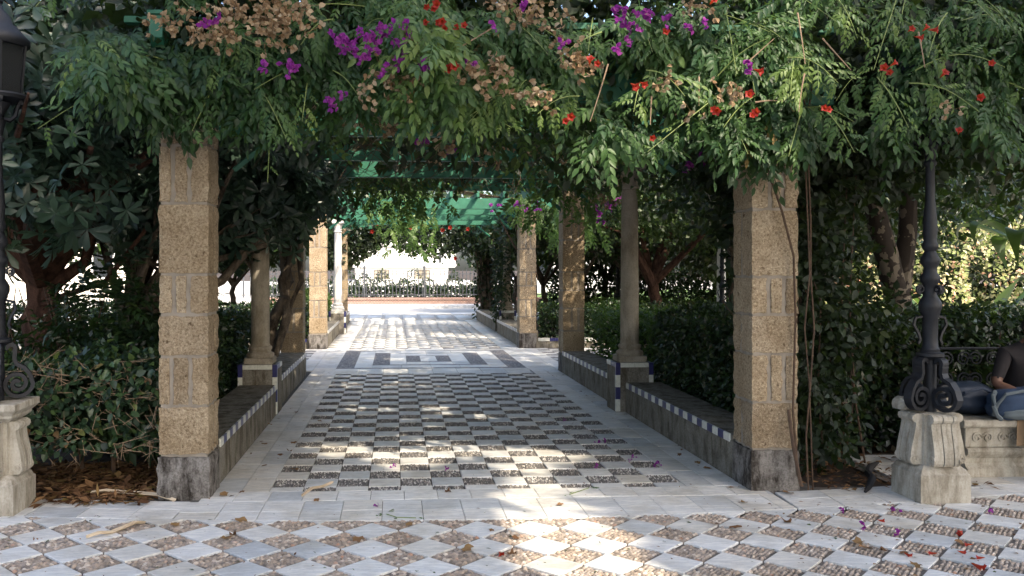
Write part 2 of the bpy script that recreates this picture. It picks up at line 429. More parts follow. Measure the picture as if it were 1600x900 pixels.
def unit(n):
    v = rng.normal(size=(n, 3)); return v / np.linalg.norm(v, axis=1, keepdims=True)

# leaf templates: along +X, normal +Z
def leaf2(L=1.0, Wd=0.5):
    return np.array([(0, 0, 0), (0.45 * L, Wd / 2, 0.06 * L), (L, 0, -0.05 * L), (0.45 * L, -Wd / 2, 0.06 * L)], float), np.array([(0, 2, 1), (0, 3, 2)])
def leaf8(L=1.0, Wd=0.5, fold=0.08, droop=0.12, obov=0.0):
    a, b_ = (0.28, 0.64) if not obov else (0.38, 0.76)
    wa, wb = (0.92, 0.78) if not obov else (0.62, 0.98)
    z = lambda x: -droop * L * x * x
    v = [(0, 0, 0), (a * L, 0, z(a)), (b_ * L, 0, z(b_)), (L, 0, z(1)),
         (a * L, wa * Wd / 2, z(a) + fold * L), (b_ * L, wb * Wd / 2, z(b_) + fold * L),
         (a * L, -wa * Wd / 2, z(a) + fold * L), (b_ * L, -wb * Wd / 2, z(b_) + fold * L)]
    f = [(0, 1, 4), (0, 6, 1), (1, 2, 5), (1, 5, 4), (1, 6, 7), (1, 7, 2), (2, 3, 5), (2, 7, 3)]
    return np.array(v, float), np.array(f)
def compound(items):
    V, T, o = [], [], 0
    for (v, t), Rm, p in items:
        V.append(v @ np.array(Rm).T + np.array(p)); T.append(t + o); o += len(v)
    return np.concatenate(V), np.concatenate(T)
def pinnate(npair=4, L=1.0, droop=0.5, seed=0):
    r = np.random.default_rng(seed); it = []
    ribs = []
    for i in range(npair * 2 + 1):
        if i == npair * 2: s, side = 1.0, 0
        else: s, side = 0.28 + 0.68 * (i // 2) / npair, (1 if i % 2 else -1)
        z = -droop * s * s * L
        ang = side * math.radians(58 - 18 * s + r.normal() * 11); tl = 0.30 * L * (0.85 + 0.35 * s * (1 - 0.4 * s)) * (0.9 + 0.2 * r.random())
        d = np.array([[math.cos(ang), math.sin(ang), -0.25 - droop * s * 1.0 + r.normal() * 0.18]])
        n = np.array([[0.25 * droop, r.normal() * 0.3, 1.0]])
        it.append((leaf8(tl, tl * 0.46, 0.06, 0.18), frames(d, n)[0], (s * L, 0, z)))
    rv, rt = [], []
    for k in range(4):
        s = k / 3.0; rv += [(s * L, 0.008 * L, -droop * s * s * L), (s * L, -0.008 * L, -droop * s * s * L)]
    for k in range(3): rt += [(2 * k, 2 * k + 1, 2 * k + 3), (2 * k, 2 * k + 3, 2 * k + 2)]
    it.append(((np.array(rv, float), np.array(rt)), np.eye(3), (0, 0, 0)))
    return compound(it)
def rosette(n=8, seed=0):
    """whorl round +Z"""
    r = np.random.default_rng(seed); it = []
    for i in range(n):
        a = 2 * math.pi * i / n * 1.0 + r.normal() * 0.2; el = 0.15 + 0.45 * r.random()
        d = np.array([[math.cos(a) * math.cos(el), math.sin(a) * math.cos(el), math.sin(el)]])
        l = 0.85 + 0.3 * r.random()
        it.append((leaf8(l, 0.36 * l, 0.04, 0.28, 1.0), frames(d, np.array([[0, 0, 1.0]]))[0], (0, 0, 0)))
    return compound(it)
T_PIN = [pinnate(4, 1, 0.25, 1), pinnate(4, 1, 0.5, 2), pinnate(5, 1, 0.4, 3), pinnate(3, 1, 0.35, 4), pinnate(5, 1, 0.75, 5), pinnate(4, 1, 0.9, 6), pinnate(3, 1, 0.1, 7), pinnate(5, 1, 0.15, 8)]
T_ROS = [rosette(7, 1), rosette(8, 2), rosette(9, 3), rosette(6, 4)]
T_OV = [leaf8(1, 0.62, 0.08, 0.1), leaf8(1, 0.55, 0.12, 0.22), leaf8(1, 0.66, 0.03, 0.05)]
T_L2 = [leaf2(1, 0.55), leaf2(1, 0.42), leaf2(1, 0.68)]
T_NAR = [leaf2(1, 0.26), leaf2(1, 0.2)]

_sn = [(np.random.default_rng(90 + i).normal(size=3), np.random.default_rng(190 + i).random() * 6.28) for i in range(14)]
def snoise(P, freq):
    q = np.zeros(len(P))
    for k, ph in _sn: q += np.sin(P @ (k * freq) + ph)
    return q / 3.7

# ------------------------------------------------------------------ ground and pavements
g = MB(); R0 = 700
g.add([(-R0, -R0, -0.03), (R0, -R0, -0.03), (R0, R0, -0.03), (-R0, R0, -0.03)], [(0, 1, 2, 3)])
tag(g.obj('ground', M['soil']), kind='structure')

def clip_poly(poly, a, b, c):
    """keep a x + b y <= c"""
    out = []
    for i, p in enumerate(poly):
        q = poly[(i + 1) % len(poly)]; dp = a * p[0] + b * p[1] - c; dq = a * q[0] + b * q[1] - c
        if dp <= 0: out.append(p)
        if dp * dq < 0:
            t = dp / (dp - dq); out.append((p[0] + t * (q[0] - p[0]), p[1] + t * (q[1] - p[1])))
    return out
def slab_mesh(poly, h=0.014, gap=0.003, bev=0.0025, name='marble_tile', m=None):
    """bevelled tile over an outline, z from 0 to h"""
    c = np.mean(np.array(poly), axis=0); mb = MB(); n = len(poly)
    def ring(off, z):
        out = []
        for p in poly:
            d = np.array(p) - c; l = np.linalg.norm(d); q = c + d * max(0.05, 1 - off * 1.35 / max(l, 1e-3)); out.append((q[0], q[1], z))
        return out
    mb.v = ring(gap, 0) + ring(gap, h - bev) + ring(gap + bev, h)
    for k in range(2):
        for i in range(n): j = (i + 1) % n; mb.f.append((k * n + i, k * n + j, (k + 1) * n + j, (k + 1) * n + i))
    mb.f.append(tuple(2 * n + i for i in range(n)))
    return mb.mesh(name, m or M['marble'])
def pebble_mesh(w, h, size, elong, seed, m, gap=0.006, inside=None, jitter_dir=0.25, ang=0.0, top=0.012, name='pebble_panel'):
    """a field of set pebbles filling w x h, centred"""
    r = np.random.default_rng(seed)
    dx, dy = size * elong, size * 1.02
    ex = (abs(w) + abs(h)) * 0.5 * (1.0 if abs(ang) < 1e-6 else 1.45); ey = ex
    if abs(ang) < 1e-6: ex, ey = w, h
    xs = np.arange(-ex / 2 + dx * 0.3, ex / 2, dx); ys = np.arange(-ey / 2 + dy * 0.5, ey / 2, dy)
    P = np.array([(x + (dx / 2 if j % 2 else 0), y) for j, y in enumerate(ys) for x in xs])
    P += r.normal(size=P.shape) * size * 0.16
    ca, sa = math.cos(ang), math.sin(ang); P = np.stack([P[:, 0] * ca - P[:, 1] * sa, P[:, 0] * sa + P[:, 1] * ca], 1)
    if abs(ang) > 1e-6: dx = dy = (dx + dy) / 2
    P = P[(np.abs(P[:, 0]) < w / 2 - gap - dx * 0.3) & (np.abs(P[:, 1]) < h / 2 - gap - dy * 0.3)]
    if inside is not None: P = P[inside(P)]
    if not len(P): return None
    k = 7; a = np.arange(k) * 2 * math.pi / k
    ring = np.stack([np.cos(a), np.sin(a), 0 * a], 1)
    tv = np.concatenate([ring * 0.5, ring * np.array([0.42, 0.42, 1]) + np.array([0, 0, 0.55]), ring * 0.2 + np.array([0, 0, 0.92]), [[0, 0, 1.0]]])
    tf = []
    for L in range(2):
        for i in range(k): j = (i + 1) % k; tf += [(L * k + i, L * k + j, L * k + k + j), (L * k + i, L * k + k + j, L * k + k + i)]
    for i in range(k): tf.append((2 * k + i, 2 * k + (i + 1) % k, 3 * k))
    tf = np.array(tf); n = len(P)
    dx, dy = size * elong, size * 1.02
    th = ang + r.normal(size=n) * jitter_dir; sx = dx * (0.82 + 0.3 * r.random(n)); sy = dy * (0.78 + 0.3 * r.random(n)); sz = top * (0.7 + 0.5 * r.random(n))
    L3 = tv[None] * np.stack([sx, sy, sz], 1)[:, None, :]
    c, s_ = np.cos(th)[:, None], np.sin(th)[:, None]
    X = L3[..., 0] * c - L3[..., 1] * s_ + P[:, 0:1]; Y = L3[..., 0] * s_ + L3[..., 1] * c + P[:, 1:2]
    V = np.stack([X, Y, L3[..., 2]], 2).reshape(-1, 3)
    T = (tf[None] + (np.arange(n) * len(tv))[:, None, None]).reshape(-1, 3)
    return npmesh(name, V, T, m, np.repeat(r.random(n), len(tv)), True)

YB = lambda x: 5.78 + 0.026 * (x - 0.5) ** 2                       # edge between plaza and garden border
# plaza: diamond chequer of marble squares and set pebbles
pl = MB(); xs = np.linspace(-9, 11, 41)
pl.v = [(x, -14, -0.012) for x in xs] + [(x, YB(x), -0.012) for x in xs]
pl.f = [(i, i + 1, 42 + i, 41 + i) for i in range(40)]
plaza = tag(pl.obj('plaza_pavement', M['mortar_bed']), kind='structure')
q = MB(); q.add([(-9, -14, -0.006), (11, -14, -0.006), (11, 3.2, -0.006), (-9, 3.2, -0.006)], [(0, 1, 2, 3)])
q.obj('worn_paving', M['plaza'], plaza)
SD = 0.2465
full_tile = slab_mesh([(-SD / 2, -SD / 2), (SD / 2, -SD / 2), (SD / 2, SD / 2), (-SD / 2, SD / 2)])
peb_full = [pebble_mesh(SD, SD, 0.0165, 2.3, 20 + i, M['peb_tan'], ang=-math.pi / 4 + 0.12, jitter_dir=0.3, top=0.017) for i in range(5)]
org = G(665, 828)
c45 = math.sqrt(0.5); k = 0
for i in range(-34, 35):
    for j in range(-34, 35):
        u, v = i * SD, j * SD
        x, y = org[0] + (u - v) * c45, org[1] + (u + v) * c45
        if not (-3.7 < x < 6.0 and 3.25 < y < YB(x) + 0.17): continue
        white = (i + j) % 2 == 0
        sl_ = 0.052 * (x - 0.5)                                       # local slope of the border
        cut = y + SD * c45 > YB(x) - 0.002
        tilt = (rng.normal() * 0.004, rng.normal() * 0.004, math.pi / 4 + rng.normal() * 0.006)
        zz = -0.012 + rng.normal() * 0.0012
        if not cut:
            link('marble_tile' if white else 'pebble_panel', full_tile if white else peb_full[k % 5], plaza, (x, y, zz), tilt)
        else:
            a_, b_, c_ = -sl_, 1.0, YB(x) - sl_ * x - 0.002
            poly = [(x + SD * c45 * dx, y + SD * c45 * dy) for dx, dy in ((1, 0), (0, 1), (-1, 0), (0, -1))]
            cp = clip_poly(poly, a_, b_, c_)
            if len(cp) < 3: continue
            area = abs(sum(cp[n_][0] * cp[(n_ + 1) % len(cp)][1] - cp[(n_ + 1) % len(cp)][0] * cp[n_][1] for n_ in range(len(cp)))) / 2
            if area < 0.004: continue
            if white:
                me = slab_mesh([(p[0] - x, p[1] - y) for p in cp]); link('marble_tile', me, plaza, (x, y, zz))
            else:
                def ins(P, x=x, y=y, a_=a_, b_=b_, c_=c_):
                    X = x + (P[:, 0] - P[:, 1]) * c45; Y = y + (P[:, 0] + P[:, 1]) * c45
                    return a_ * X + b_ * Y < c_ - 0.012
                me = pebble_mesh(SD, SD, 0.0165, 2.3, 60 + k, M['peb_tan'], inside=ins, ang=-math.pi / 4 + 0.12, jitter_dir=0.3, top=0.017)
                if me: link('pebble_panel', me, plaza, (x, y, zz), (0, 0, math.pi / 4))
        k += 1

# pergola path: border slabs, chequered carpet, motif
XL, XR = -1.37, 2.69                                                 # faces of the low benches
path = MB(); path.add([(XL - 0.55, YB(0.5) - 0.0, -0.012), (XR + 0.55, YB(0.5), -0.012), (XR + 0.55, 14.5, -0.012), (XL - 0.55, 14.5, -0.012)], [(0, 1, 2, 3)])
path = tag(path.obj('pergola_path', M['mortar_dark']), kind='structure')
def rect(x0, x1, y0, y1, parent, m=None, h=0.014, name='marble_tile', z=-0.012):
    w, d = x1 - x0, y1 - y0
    me = slab_mesh([(-w / 2, -d / 2), (w / 2, -d / 2), (w / 2, d / 2), (-w / 2, d / 2)], h, 0.0022, 0.002, name, m)
    return link(name, me, parent, ((x0 + x1) / 2, (y0 + y1) / 2, z + rng.normal() * 0.0008), (rng.normal() * 0.0015, rng.normal() * 0.0015, 0))
CW = 0.2475; CX0, CX1 = -0.95, 2.245; CY0, NR = 6.70, 28
tile_sq = slab_mesh([(-CW / 2, -CW / 2), (CW / 2, -CW / 2), (CW / 2, CW / 2), (-CW / 2, CW / 2)], 0.014, 0.002, 0.002)
RH = (13.72 - CY0) / NR
peb_sq = [pebble_mesh(CW, RH, 0.0155, 1.25, 120 + i, M['peb_dark'], jitter_dir=1.2, top=0.015) for i in range(6)]
for r_ in range(-1, NR + 1):
    y0 = CY0 + r_ * RH; hh = RH
    if r_ == -1: y0, hh = CY0 - 0.13, 0.13
    if r_ == NR: hh = 0.13
    for c_ in range(13):
        x0 = CX0 + c_ * CW; ww = min(CW, CX1 - x0)
        white = (r_ + c_) % 2 != 0
        std = ww > CW - 1e-6 and 0 <= r_ < NR
        if white:
            if std: link('marble_tile', tile_sq, path, (x0 + CW / 2, y0 + RH / 2, -0.012 + rng.normal() * 0.001), (rng.normal() * 0.002, rng.normal() * 0.002, 0))
            else: rect(x0, x0 + ww, y0, y0 + hh, path)
        else:
            me = peb_sq[(r_ * 7 + c_ * 3) % 6] if std else pebble_mesh(ww, hh, 0.0155, 1.25, 300 + c_, M['peb_dark'], jitter_dir=1.2, top=0.015)
            if me: link('pebble_panel', me, path, (x0 + ww / 2, y0 + hh / 2, -0.012))
# side borders (two columns of slabs) and front band
bd = tag(MB().add([(-3.75, 5.6, -0.016), (6.2, 5.6, -0.016), (6.2, 6.55, -0.016), (-3.75, 6.55, -0.016)], [(0, 1, 2, 3)]).obj('border_band', M['mortar_bed']), kind='structure')
for xa, xb in ((XL, CX0), (CX1, XR)):
    xm = (xa + xb) / 2; y = 6.57
    while y < 14.3:
        L = 0.50 + rng.normal() * 0.03
        for x0, x1 in ((xa, xm), (xm, xb)):
            rect(x0, x1, y, min(y + L, 14.5), path, name='border_slab')
        y += L
for r_ in range(3):
    y1 = 6.57 - r_ * 0.265; y0 = y1 - 0.265
    x = XL - (0.05 if r_ == 0 else 0.12); k = 0
    while x < XR + 0.1:
        L = CW * (1.13 if r_ else 1.0); x1 = min(x + L, XR + 0.12)
        if r_ < 2: rect(x, x1, y0, y1, path, name='border_slab')
        else:
            poly = [(x, y1), (x, YB(x) + 0.001), (x1, YB(x1) + 0.001), (x1, y1)]; cc = ((x + x1) / 2, (YB(x) + y1) / 2)
            link('border_slab', slab_mesh([(p[0] - cc[0], p[1] - cc[1]) for p in poly], 0.014, 0.002, 0.002, 'border_slab'), path, (cc[0], cc[1], -0.012))
        x = x1
for x0, x1 in ((-3.6, XL - 0.13), (XR + 0.13, 6.0)):
    x = x0
    while x < x1 - 0.02:
        L = 0.36 if x1 - x > 0.5 else x1 - x; xe = x + L
        for t0, t1 in ((0.0, 0.24), (0.24, 0.44)):
            sk = 0.06
            poly = [(x + sk * t0, YB(x) + t0 + 0.002), (xe + sk * t0, YB(xe) + t0 + 0.002), (xe + sk * t1, YB(xe) + t1), (x + sk * t1, YB(x) + t1)]
            cc = ((x + xe) / 2, YB((x + xe) / 2) + (t0 + t1) / 2)
            link('border_slab', slab_mesh([(p[0] - cc[0], p[1] - cc[1]) for p in poly], 0.014, 0.002, 0.002, 'border_slab'), bd, (cc[0], cc[1], -0.013), (rng.normal() * 0.003, rng.normal() * 0.003, 0))
        x = xe
# pavement in front of the stone bench
bp = tag(MB().add([(3.9, 6.2, -0.014), (8, 6.2, -0.014), (8, 7.7, -0.014), (3.9, 7.7, -0.014)], [(0, 1, 2, 3)]).obj('bench_pavement', M['mortar_bed']), kind='structure')
for ix in range(9):
    for iy in range(3):
        x0 = 4.0 + ix * 0.42; y0 = 6.5 + iy * 0.36
        rect(x0, x0 + 0.42, y0, y0 + 0.36, bp, name='paving_slab')

# crossing with nested-frame motif
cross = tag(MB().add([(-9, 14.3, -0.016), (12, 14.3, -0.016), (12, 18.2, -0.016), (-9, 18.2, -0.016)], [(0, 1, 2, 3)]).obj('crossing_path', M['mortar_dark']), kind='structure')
def peb_rect(x0, x1, y0, y1, parent):
    mb = MB(); mb.box(x0, x1, y0, y1, -0.02, 0.001)
    return mb.obj('pebble_panel', M['peb_far'], parent)
frames_ = [(-1.0, 2.22, 14.58, 17.78, 0.30, 0.13), (-0.40, 1.62, 15.08, 17.28, 0.30, 0.11), (0.20, 1.02, 15.62, 16.74, 0.26, 0.09)]
for x0, x1, y0, y1, sw, st in frames_:
    peb_rect(x0, x0 + sw, y0, y1, cross); peb_rect(x1 - sw, x1, y0, y1, cross)
    peb_rect(x0 + sw, x1 - sw, y0, y0 + st, cross); peb_rect(x0 + sw, x1 - sw, y1 - st, y1, cross)
for k in range(3):
    x0, x1, y0, y1, sw, st = frames_[k]; ix0, ix1, iy0, iy1 = x0 + sw, x1 - sw, y0 + st, y1 - st
    if k < 2:
        a0, a1, b0, b1 = frames_[k + 1][:4]
        rects = [(ix0, a0, iy0, iy1), (a1, ix1, iy0, iy1)]
        n = max(2, int((a1 - a0) / 0.5))
        for i in range(n):
            xa, xb = a0 + (a1 - a0) * i / n, a0 + (a1 - a0) * (i + 1) / n
            rects += [(xa, xb, iy0, b0), (xa, xb, b1, iy1)]
        sp = []
        for q in rects[:2]:
            for i in range(4): sp.append((q[0], q[1], q[2] + (q[3] - q[2]) * i / 4, q[2] + (q[3] - q[2]) * (i + 1) / 4))
        for q in sp + rects[2:]: rect(*q, cross)
    else: rect(ix0, ix1, iy0, iy1, cross)
for (x0, x1, y0, y1) in [(-1.37, -1.0, 14.3, 18.15), (2.22, 2.69, 14.3, 18.15), (-1.0, 2.22, 13.85, 14.58), (-1.0, 2.22, 17.78, 18.15)]:
    nx = max(1, round((x1 - x0) / 0.42)); ny = max(1, round((y1 - y0) / 0.42))
    for i in range(nx):
        for j in range(ny):
            rect(x0 + (x1 - x0) * i / nx, x0 + (x1 - x0) * (i + 1) / nx, y0 + (y1 - y0) * j / ny, y0 + (y1 - y0) * (j + 1) / ny, cross, name='border_slab')
for xa, n in ((-1.37, -18), (2.69, 18)):
    sgn = 1 if n > 0 else -1
    for i in range(abs(n)):
        for j in range(15):
            x0 = xa + sgn * (i * 0.25) + (0 if sgn > 0 else -0.25)
            if i < 1: 
                if j % 2 == 0: rect(x0, x0 + 0.25, 14.3 + j * 0.257, 14.3 + (j + 2) * 0.257 if j < 14 else 18.15, cross, name='border_slab')
            elif (i + j) % 2: rect(x0, x0 + 0.25, 14.3 + j * 0.257, 14.3 + (j + 1) * 0.257, cross)
            elif i < 9: peb_rect(x0, x0 + 0.25, 14.3 + j * 0.257, 14.3 + (j + 1) * 0.257, cross)

# far path under the second pergola: pieces only a few pixels high -> joined geometry
p2 = tag(MB().add([(-1.95, 18.15, -0.012), (3.3, 18.15, -0.012), (3.3, 28.4, -0.012), (-1.95, 28.4, -0.012)], [(0, 1, 2, 3)]).obj('far_pergola_path', M['peb_far']), kind='structure')
def tiles_joined(rects, name, parent, m, h=0.012, z=-0.012, gap=0.003):
    V, T, Rn = [], [], []
    for i, (x0, x1, y0, y1) in enumerate(rects):
        x0 += gap; x1 -= gap; y0 += gap; y1 -= gap; o = len(V); zt = z + h
        V += [(x0, y0, z), (x1, y0, z), (x1, y1, z), (x0, y1, z), (x0, y0, zt), (x1, y0, zt), (x1, y1, zt), (x0, y1, zt)]
        T += [(o + a, o + b, o + c, o + d) for a, b, c, d in ((4, 5, 6, 7), (0, 1, 5, 4), (1, 2, 6, 5), (2, 3, 7, 6), (3, 0, 4, 7))]
        Rn += [rng.random()] * 8
    return tag(link(name, npmesh(name, V, T, m, Rn), parent), kind='stuff')
rs = []
for r_ in range(32):
    for c_ in range(13):
        if (r_ + c_) % 2:
            rs.append((-0.98 + c_ * 0.2475, -0.98 + (c_ + 1) * 0.2475, 18.3 + r_ * 0.2475, 18.3 + (r_ + 1) * 0.2475))
for i in range(22):
    for a, b_ in ((-1.45, -0.98), (2.24, 2.75)): rs.append((a, b_, 18.2 + i * 0.46, 18.2 + (i + 1) * 0.46))
for i in range(10):
    for j in range(5): rs.append((-1.0 + i * 0.325, -1.0 + (i + 1) * 0.325, 26.25 + j * 0.42, 26.25 + (j + 1) * 0.42))
tiles_joined(rs, 'far_marble_tiles', p2, M['marble'])
# street pavement beyond, with pale bands
st = tag(MB().add([(-60, 28.4, -0.02), (70, 28.4, -0.02), (70, 120, -0.02), (-60, 120, -0.02)], [(0, 1, 2, 3)]).obj('street_pavement', M['far_ground']), kind='structure')
rs = [(-14 + i * 0.62, -14 + i * 0.62 + 0.5, 28.6, 31.4) for i in range(50)]
tiles_joined(rs, 'pale_paving_strips', st, M['column_white'], 0.012, -0.02, 0.0)
tiles_joined([(-20 + i * 1.3, -20 + (i + 1) * 1.3, 32.0, 33.2) for i in range(36)], 'pale_kerb_stones', st, M['monument'], 0.016, -0.02, 0.003)
wst = tag(MB().add([(-60, 18.6, -0.014), (-7.5, 18.6, -0.014), (-7.5, 28.6, -0.014), (-60, 28.6, -0.014)], [(0, 1, 2, 3)]).obj('side_street', M['far_ground']), kind='structure')
lawn = tag(MB().add([(5.5, 24, -0.018), (60, 24, -0.018), (60, 70, -0.012), (5.5, 70, -0.012)], [(0, 1, 2, 3)]).obj('lawn', M['lawn']), kind='structure')
rb = tag(MB().add([(9.0, 12.5, -0.02), (40, 12.5, -0.02), (40, 24.2, -0.02), (9.0, 24.2, -0.02)], [(0, 1, 2, 3)]).obj('garden_walk', M['far_ground']), kind='structure')

# ------------------------------------------------------------------ pillars
def rough_block(x0, x1, y0, y1, z0, z1, n=6, amp=0.004, rad=0.012, seed=0):
    r = np.random.default_rng(seed); ph = r.random(3) * 50
    idx, V, Fq = {}, [], []
    L = np.array([x1 - x0, y1 - y0, z1 - z0]); c = np.array([(x0 + x1) / 2, (y0 + y1) / 2, (z0 + z1) / 2])
    def vid(a, b, d):
        key = (a, b, d)
        if key not in idx:
            p = np.array([a, b, d]) / n - 0.5; q = p * L
            lim = L / 2 - rad; core = np.clip(q, -lim, lim); dd = q - core; l = np.linalg.norm(dd)
            if l > 1e-6: q = core + dd / l * min(rad, l)
            w = c + q + ph
            nn = math.sin(w[0] * 61 + w[2] * 47) + math.sin(w[1] * 53 - w[2] * 39) + math.sin((w[0] + w[1]) * 90 + w[2] * 71)
            out = np.sign(p) * (np.abs(p) > 0.499)
            idx[key] = len(V); V.append(c + q + out * amp * (nn * 0.5 + r.normal() * 0.55))
        return idx[key]
    for ax in range(3):
        for side in (0, n):
            for i in range(n):
                for j in range(n):
                    qd = []
                    for a, b in ((i, j), (i + 1, j), (i + 1, j + 1), (i, j + 1)):
                        k = [0, 0, 0]; k[ax] = side; k[(ax + 1) % 3] = a; k[(ax + 2) % 3] = b; qd.append(vid(*k))
                    Fq.append(tuple(qd) if side else tuple(reversed(qd)))
    mb = MB(); mb.v = [tuple(v) for v in V]; mb.f = Fq
    return mb
COURSES = [('f', 0.36), ('t', 0.365), ('f', 0.30), ('t', 0.29), ('f', 0.51), ('t', 0.43), ('f', 0.38)]
def pillar(x, y, label, near=False, seed=0, w=0.36, group='oyster stone pergola pillars', top=2.95, start=0.315):
    """x, y = centre of the base"""
    root = thing('stone_pillar', label, 'pillar', (x, y, 0), 0, group)
    h = w / 2; r = np.random.default_rng(seed)
    MB().box(-h + 0.013, h - 0.013, -h + 0.013, h - 0.013, 0.0, top).obj('mortar_core', M['mortar'], root)
    rough_block(-h - 0.012, h + 0.012, -h - 0.012, h + 0.012, -0.03, start - 0.006, 8 if near else 3, 0.005, 0.018, seed).obj('plinth', M['plinth'], root, True)
    z = start; nb = 7 if near else 2; amp = 0.004 if near else 0.003
    total = sum(c[1] for c in COURSES); k = (top - start) / total
    for i, (typ, hh) in enumerate(COURSES):
        hh *= k * (1 + r.normal() * 0.02); j = 0.0095
        z1 = min(z + hh, top)
        if i == len(COURSES) - 1: z1 = top
        if typ == 'f':
            cut = h - 0.13 + r.normal() * 0.015
            cells = [(-h, h, -h, cut - 0.016), (-h, h, cut + 0.016, h)]
        else:
            a, b = -h + 0.105 + r.normal() * 0.006, -h + 0.215 + r.normal() * 0.006
            if seed % 2: a, b = -b, -a
            cells = [(-h, a - 0.014, -h, h), (a + 0.014, b - 0.014, -h, h), (b + 0.014, h, -h, h)]
        for q, (a, b, c, d) in enumerate(cells):
            rough_block(a, b, c, d, z + j, z1 - j, nb, amp, 0.010, seed * 100 + i * 7 + q).obj('stone_block', M['oyster'], root, True)
        z = z1
    return root
pillar(-1.545, 6.59, 'tan oyster stone pillar with stained grey foot beside the front left lamp', True, 2)
pillar(2.87, 6.59, 'brownish stone pillar with ivy down its outer edge beside the broken lamp pedestal', True, 5)
pillar(-1.645, 14.05, 'stone pillar half hidden by the twisted tree trunk at the crossing', False, 4)
pillar(2.88, 14.05, 'shaded stone pillar where the long bench ends at the crossing', False, 7)
pillar(-1.625, 18.4, 'pale stone pillar with dark stained foot at the second pergola, bushes to its left', False, 8)
pillar(2.80, 18.4, 'pale stone pillar of the second pergola beside the low blue-edged kerb', False, 9)
pillar(-1.70, 27.7, 'dark stone pillar at the street end of the second pergola, bare of vine', False, 10)
pillar(3.05, 28.6, 'vine-wrapped stone pillar at the street end of the second pergola', False, 11)

# ------------------------------------------------------------------ low benches with glazed edge tiles
TL = 0.125
edge_me = {c: MB().box(-0.009, 0.009, 0.0015, TL - 0.0015, -0.062, 0.004, 0.0025).mesh('edge_tile', M['tile_' + c]) for c in ('blue', 'white')}
edge_x = {c: MB().box(0.0015, TL - 0.0015, -0.009, 0.009, -0.062, 0.004, 0.0025).mesh('edge_tile', M['tile_' + c]) for c in ('blue', 'white')}
def bench(xf, y0, y1, side, label, hh=0.35, dep=0.42):
    """side +1: seat extends to +X from face xf"""
    root = thing('bench_wall', label, 'bench', (xf, y0, 0), 0, 'low cement benches along the path')
    L = y1 - y0; a, b = (0.0, dep) if side > 0 else (-dep, 0.0)
    MB().box(a, b, 0, L, -0.03, hh - 0.045, 0.004).obj('wall', M['cement'], root)
    MB().box(a + 0.002, b - 0.002, 0.002, L - 0.002, hh - 0.044, hh, 0.006).obj('seat', M['cement'], root)
    n = int(L / TL)
    for i in range(n):
        c = 'blue' if i % 2 else 'white'
        link('edge_tile', edge_me[c], root, (-side * 0.002, (L - n * TL) / 2 + i * TL, hh + 0.001))
    return root
YP0, YP1 = 6.78, 13.86; YC = 10.0
bench(XL, YP0, YC, -1, 'cement bench with blue and white tile edge behind the front left pillar')
bench(XL - 0.05, YC + 0.5, YP1, -1, 'cement bench with tiled edge between left column and twisted trunk')
bench(XR, YP0, YC, 1, 'long stained cement bench with tiled edge from the right front pillar to the grey column')
bench(XR, YC + 0.5, YP1, 1, 'cement bench with tiled edge between the grey column and the crossing pillar')
bench(-1.45, 18.6, 22.4, -1, 'short pale bench at the second pergola beside the white column')
bench(-1.45, 22.9, 27.5, -1, 'far pale bench running from the white column to the street pillar', dep=0.4)
bench(2.66, 18.6, 22.6, 1, 'sunlit bench of the second pergola behind the right pillar')
bench(2.66, 23.1, 28.4, 1, 'sunlit far bench ending at the vine-wrapped pillar')
def kerb(x0, x1, y, label):
    root = thing('tiled_kerb', label, 'kerb', (x0, y, 0), 0)
    L = x1 - x0
    MB().box(0, L, 0, 0.16, -0.03, 0.2, 0.004).obj('wall', M['cement'], root)
    n = int(L / TL)
    for i in range(n):
        link('edge_tile', edge_x['blue' if (i // 2) % 2 else 'white'], root, ((L - n * TL) / 2 + i * TL, -0.002, 0.201))
kerb(2.99, 7.2, 18.3, 'low cement kerb with blue and white tiles on the right of the crossing')
kerb(-5.9, -1.82, 18.3, 'low cement kerb with blue and white tiles on the left of the crossing')

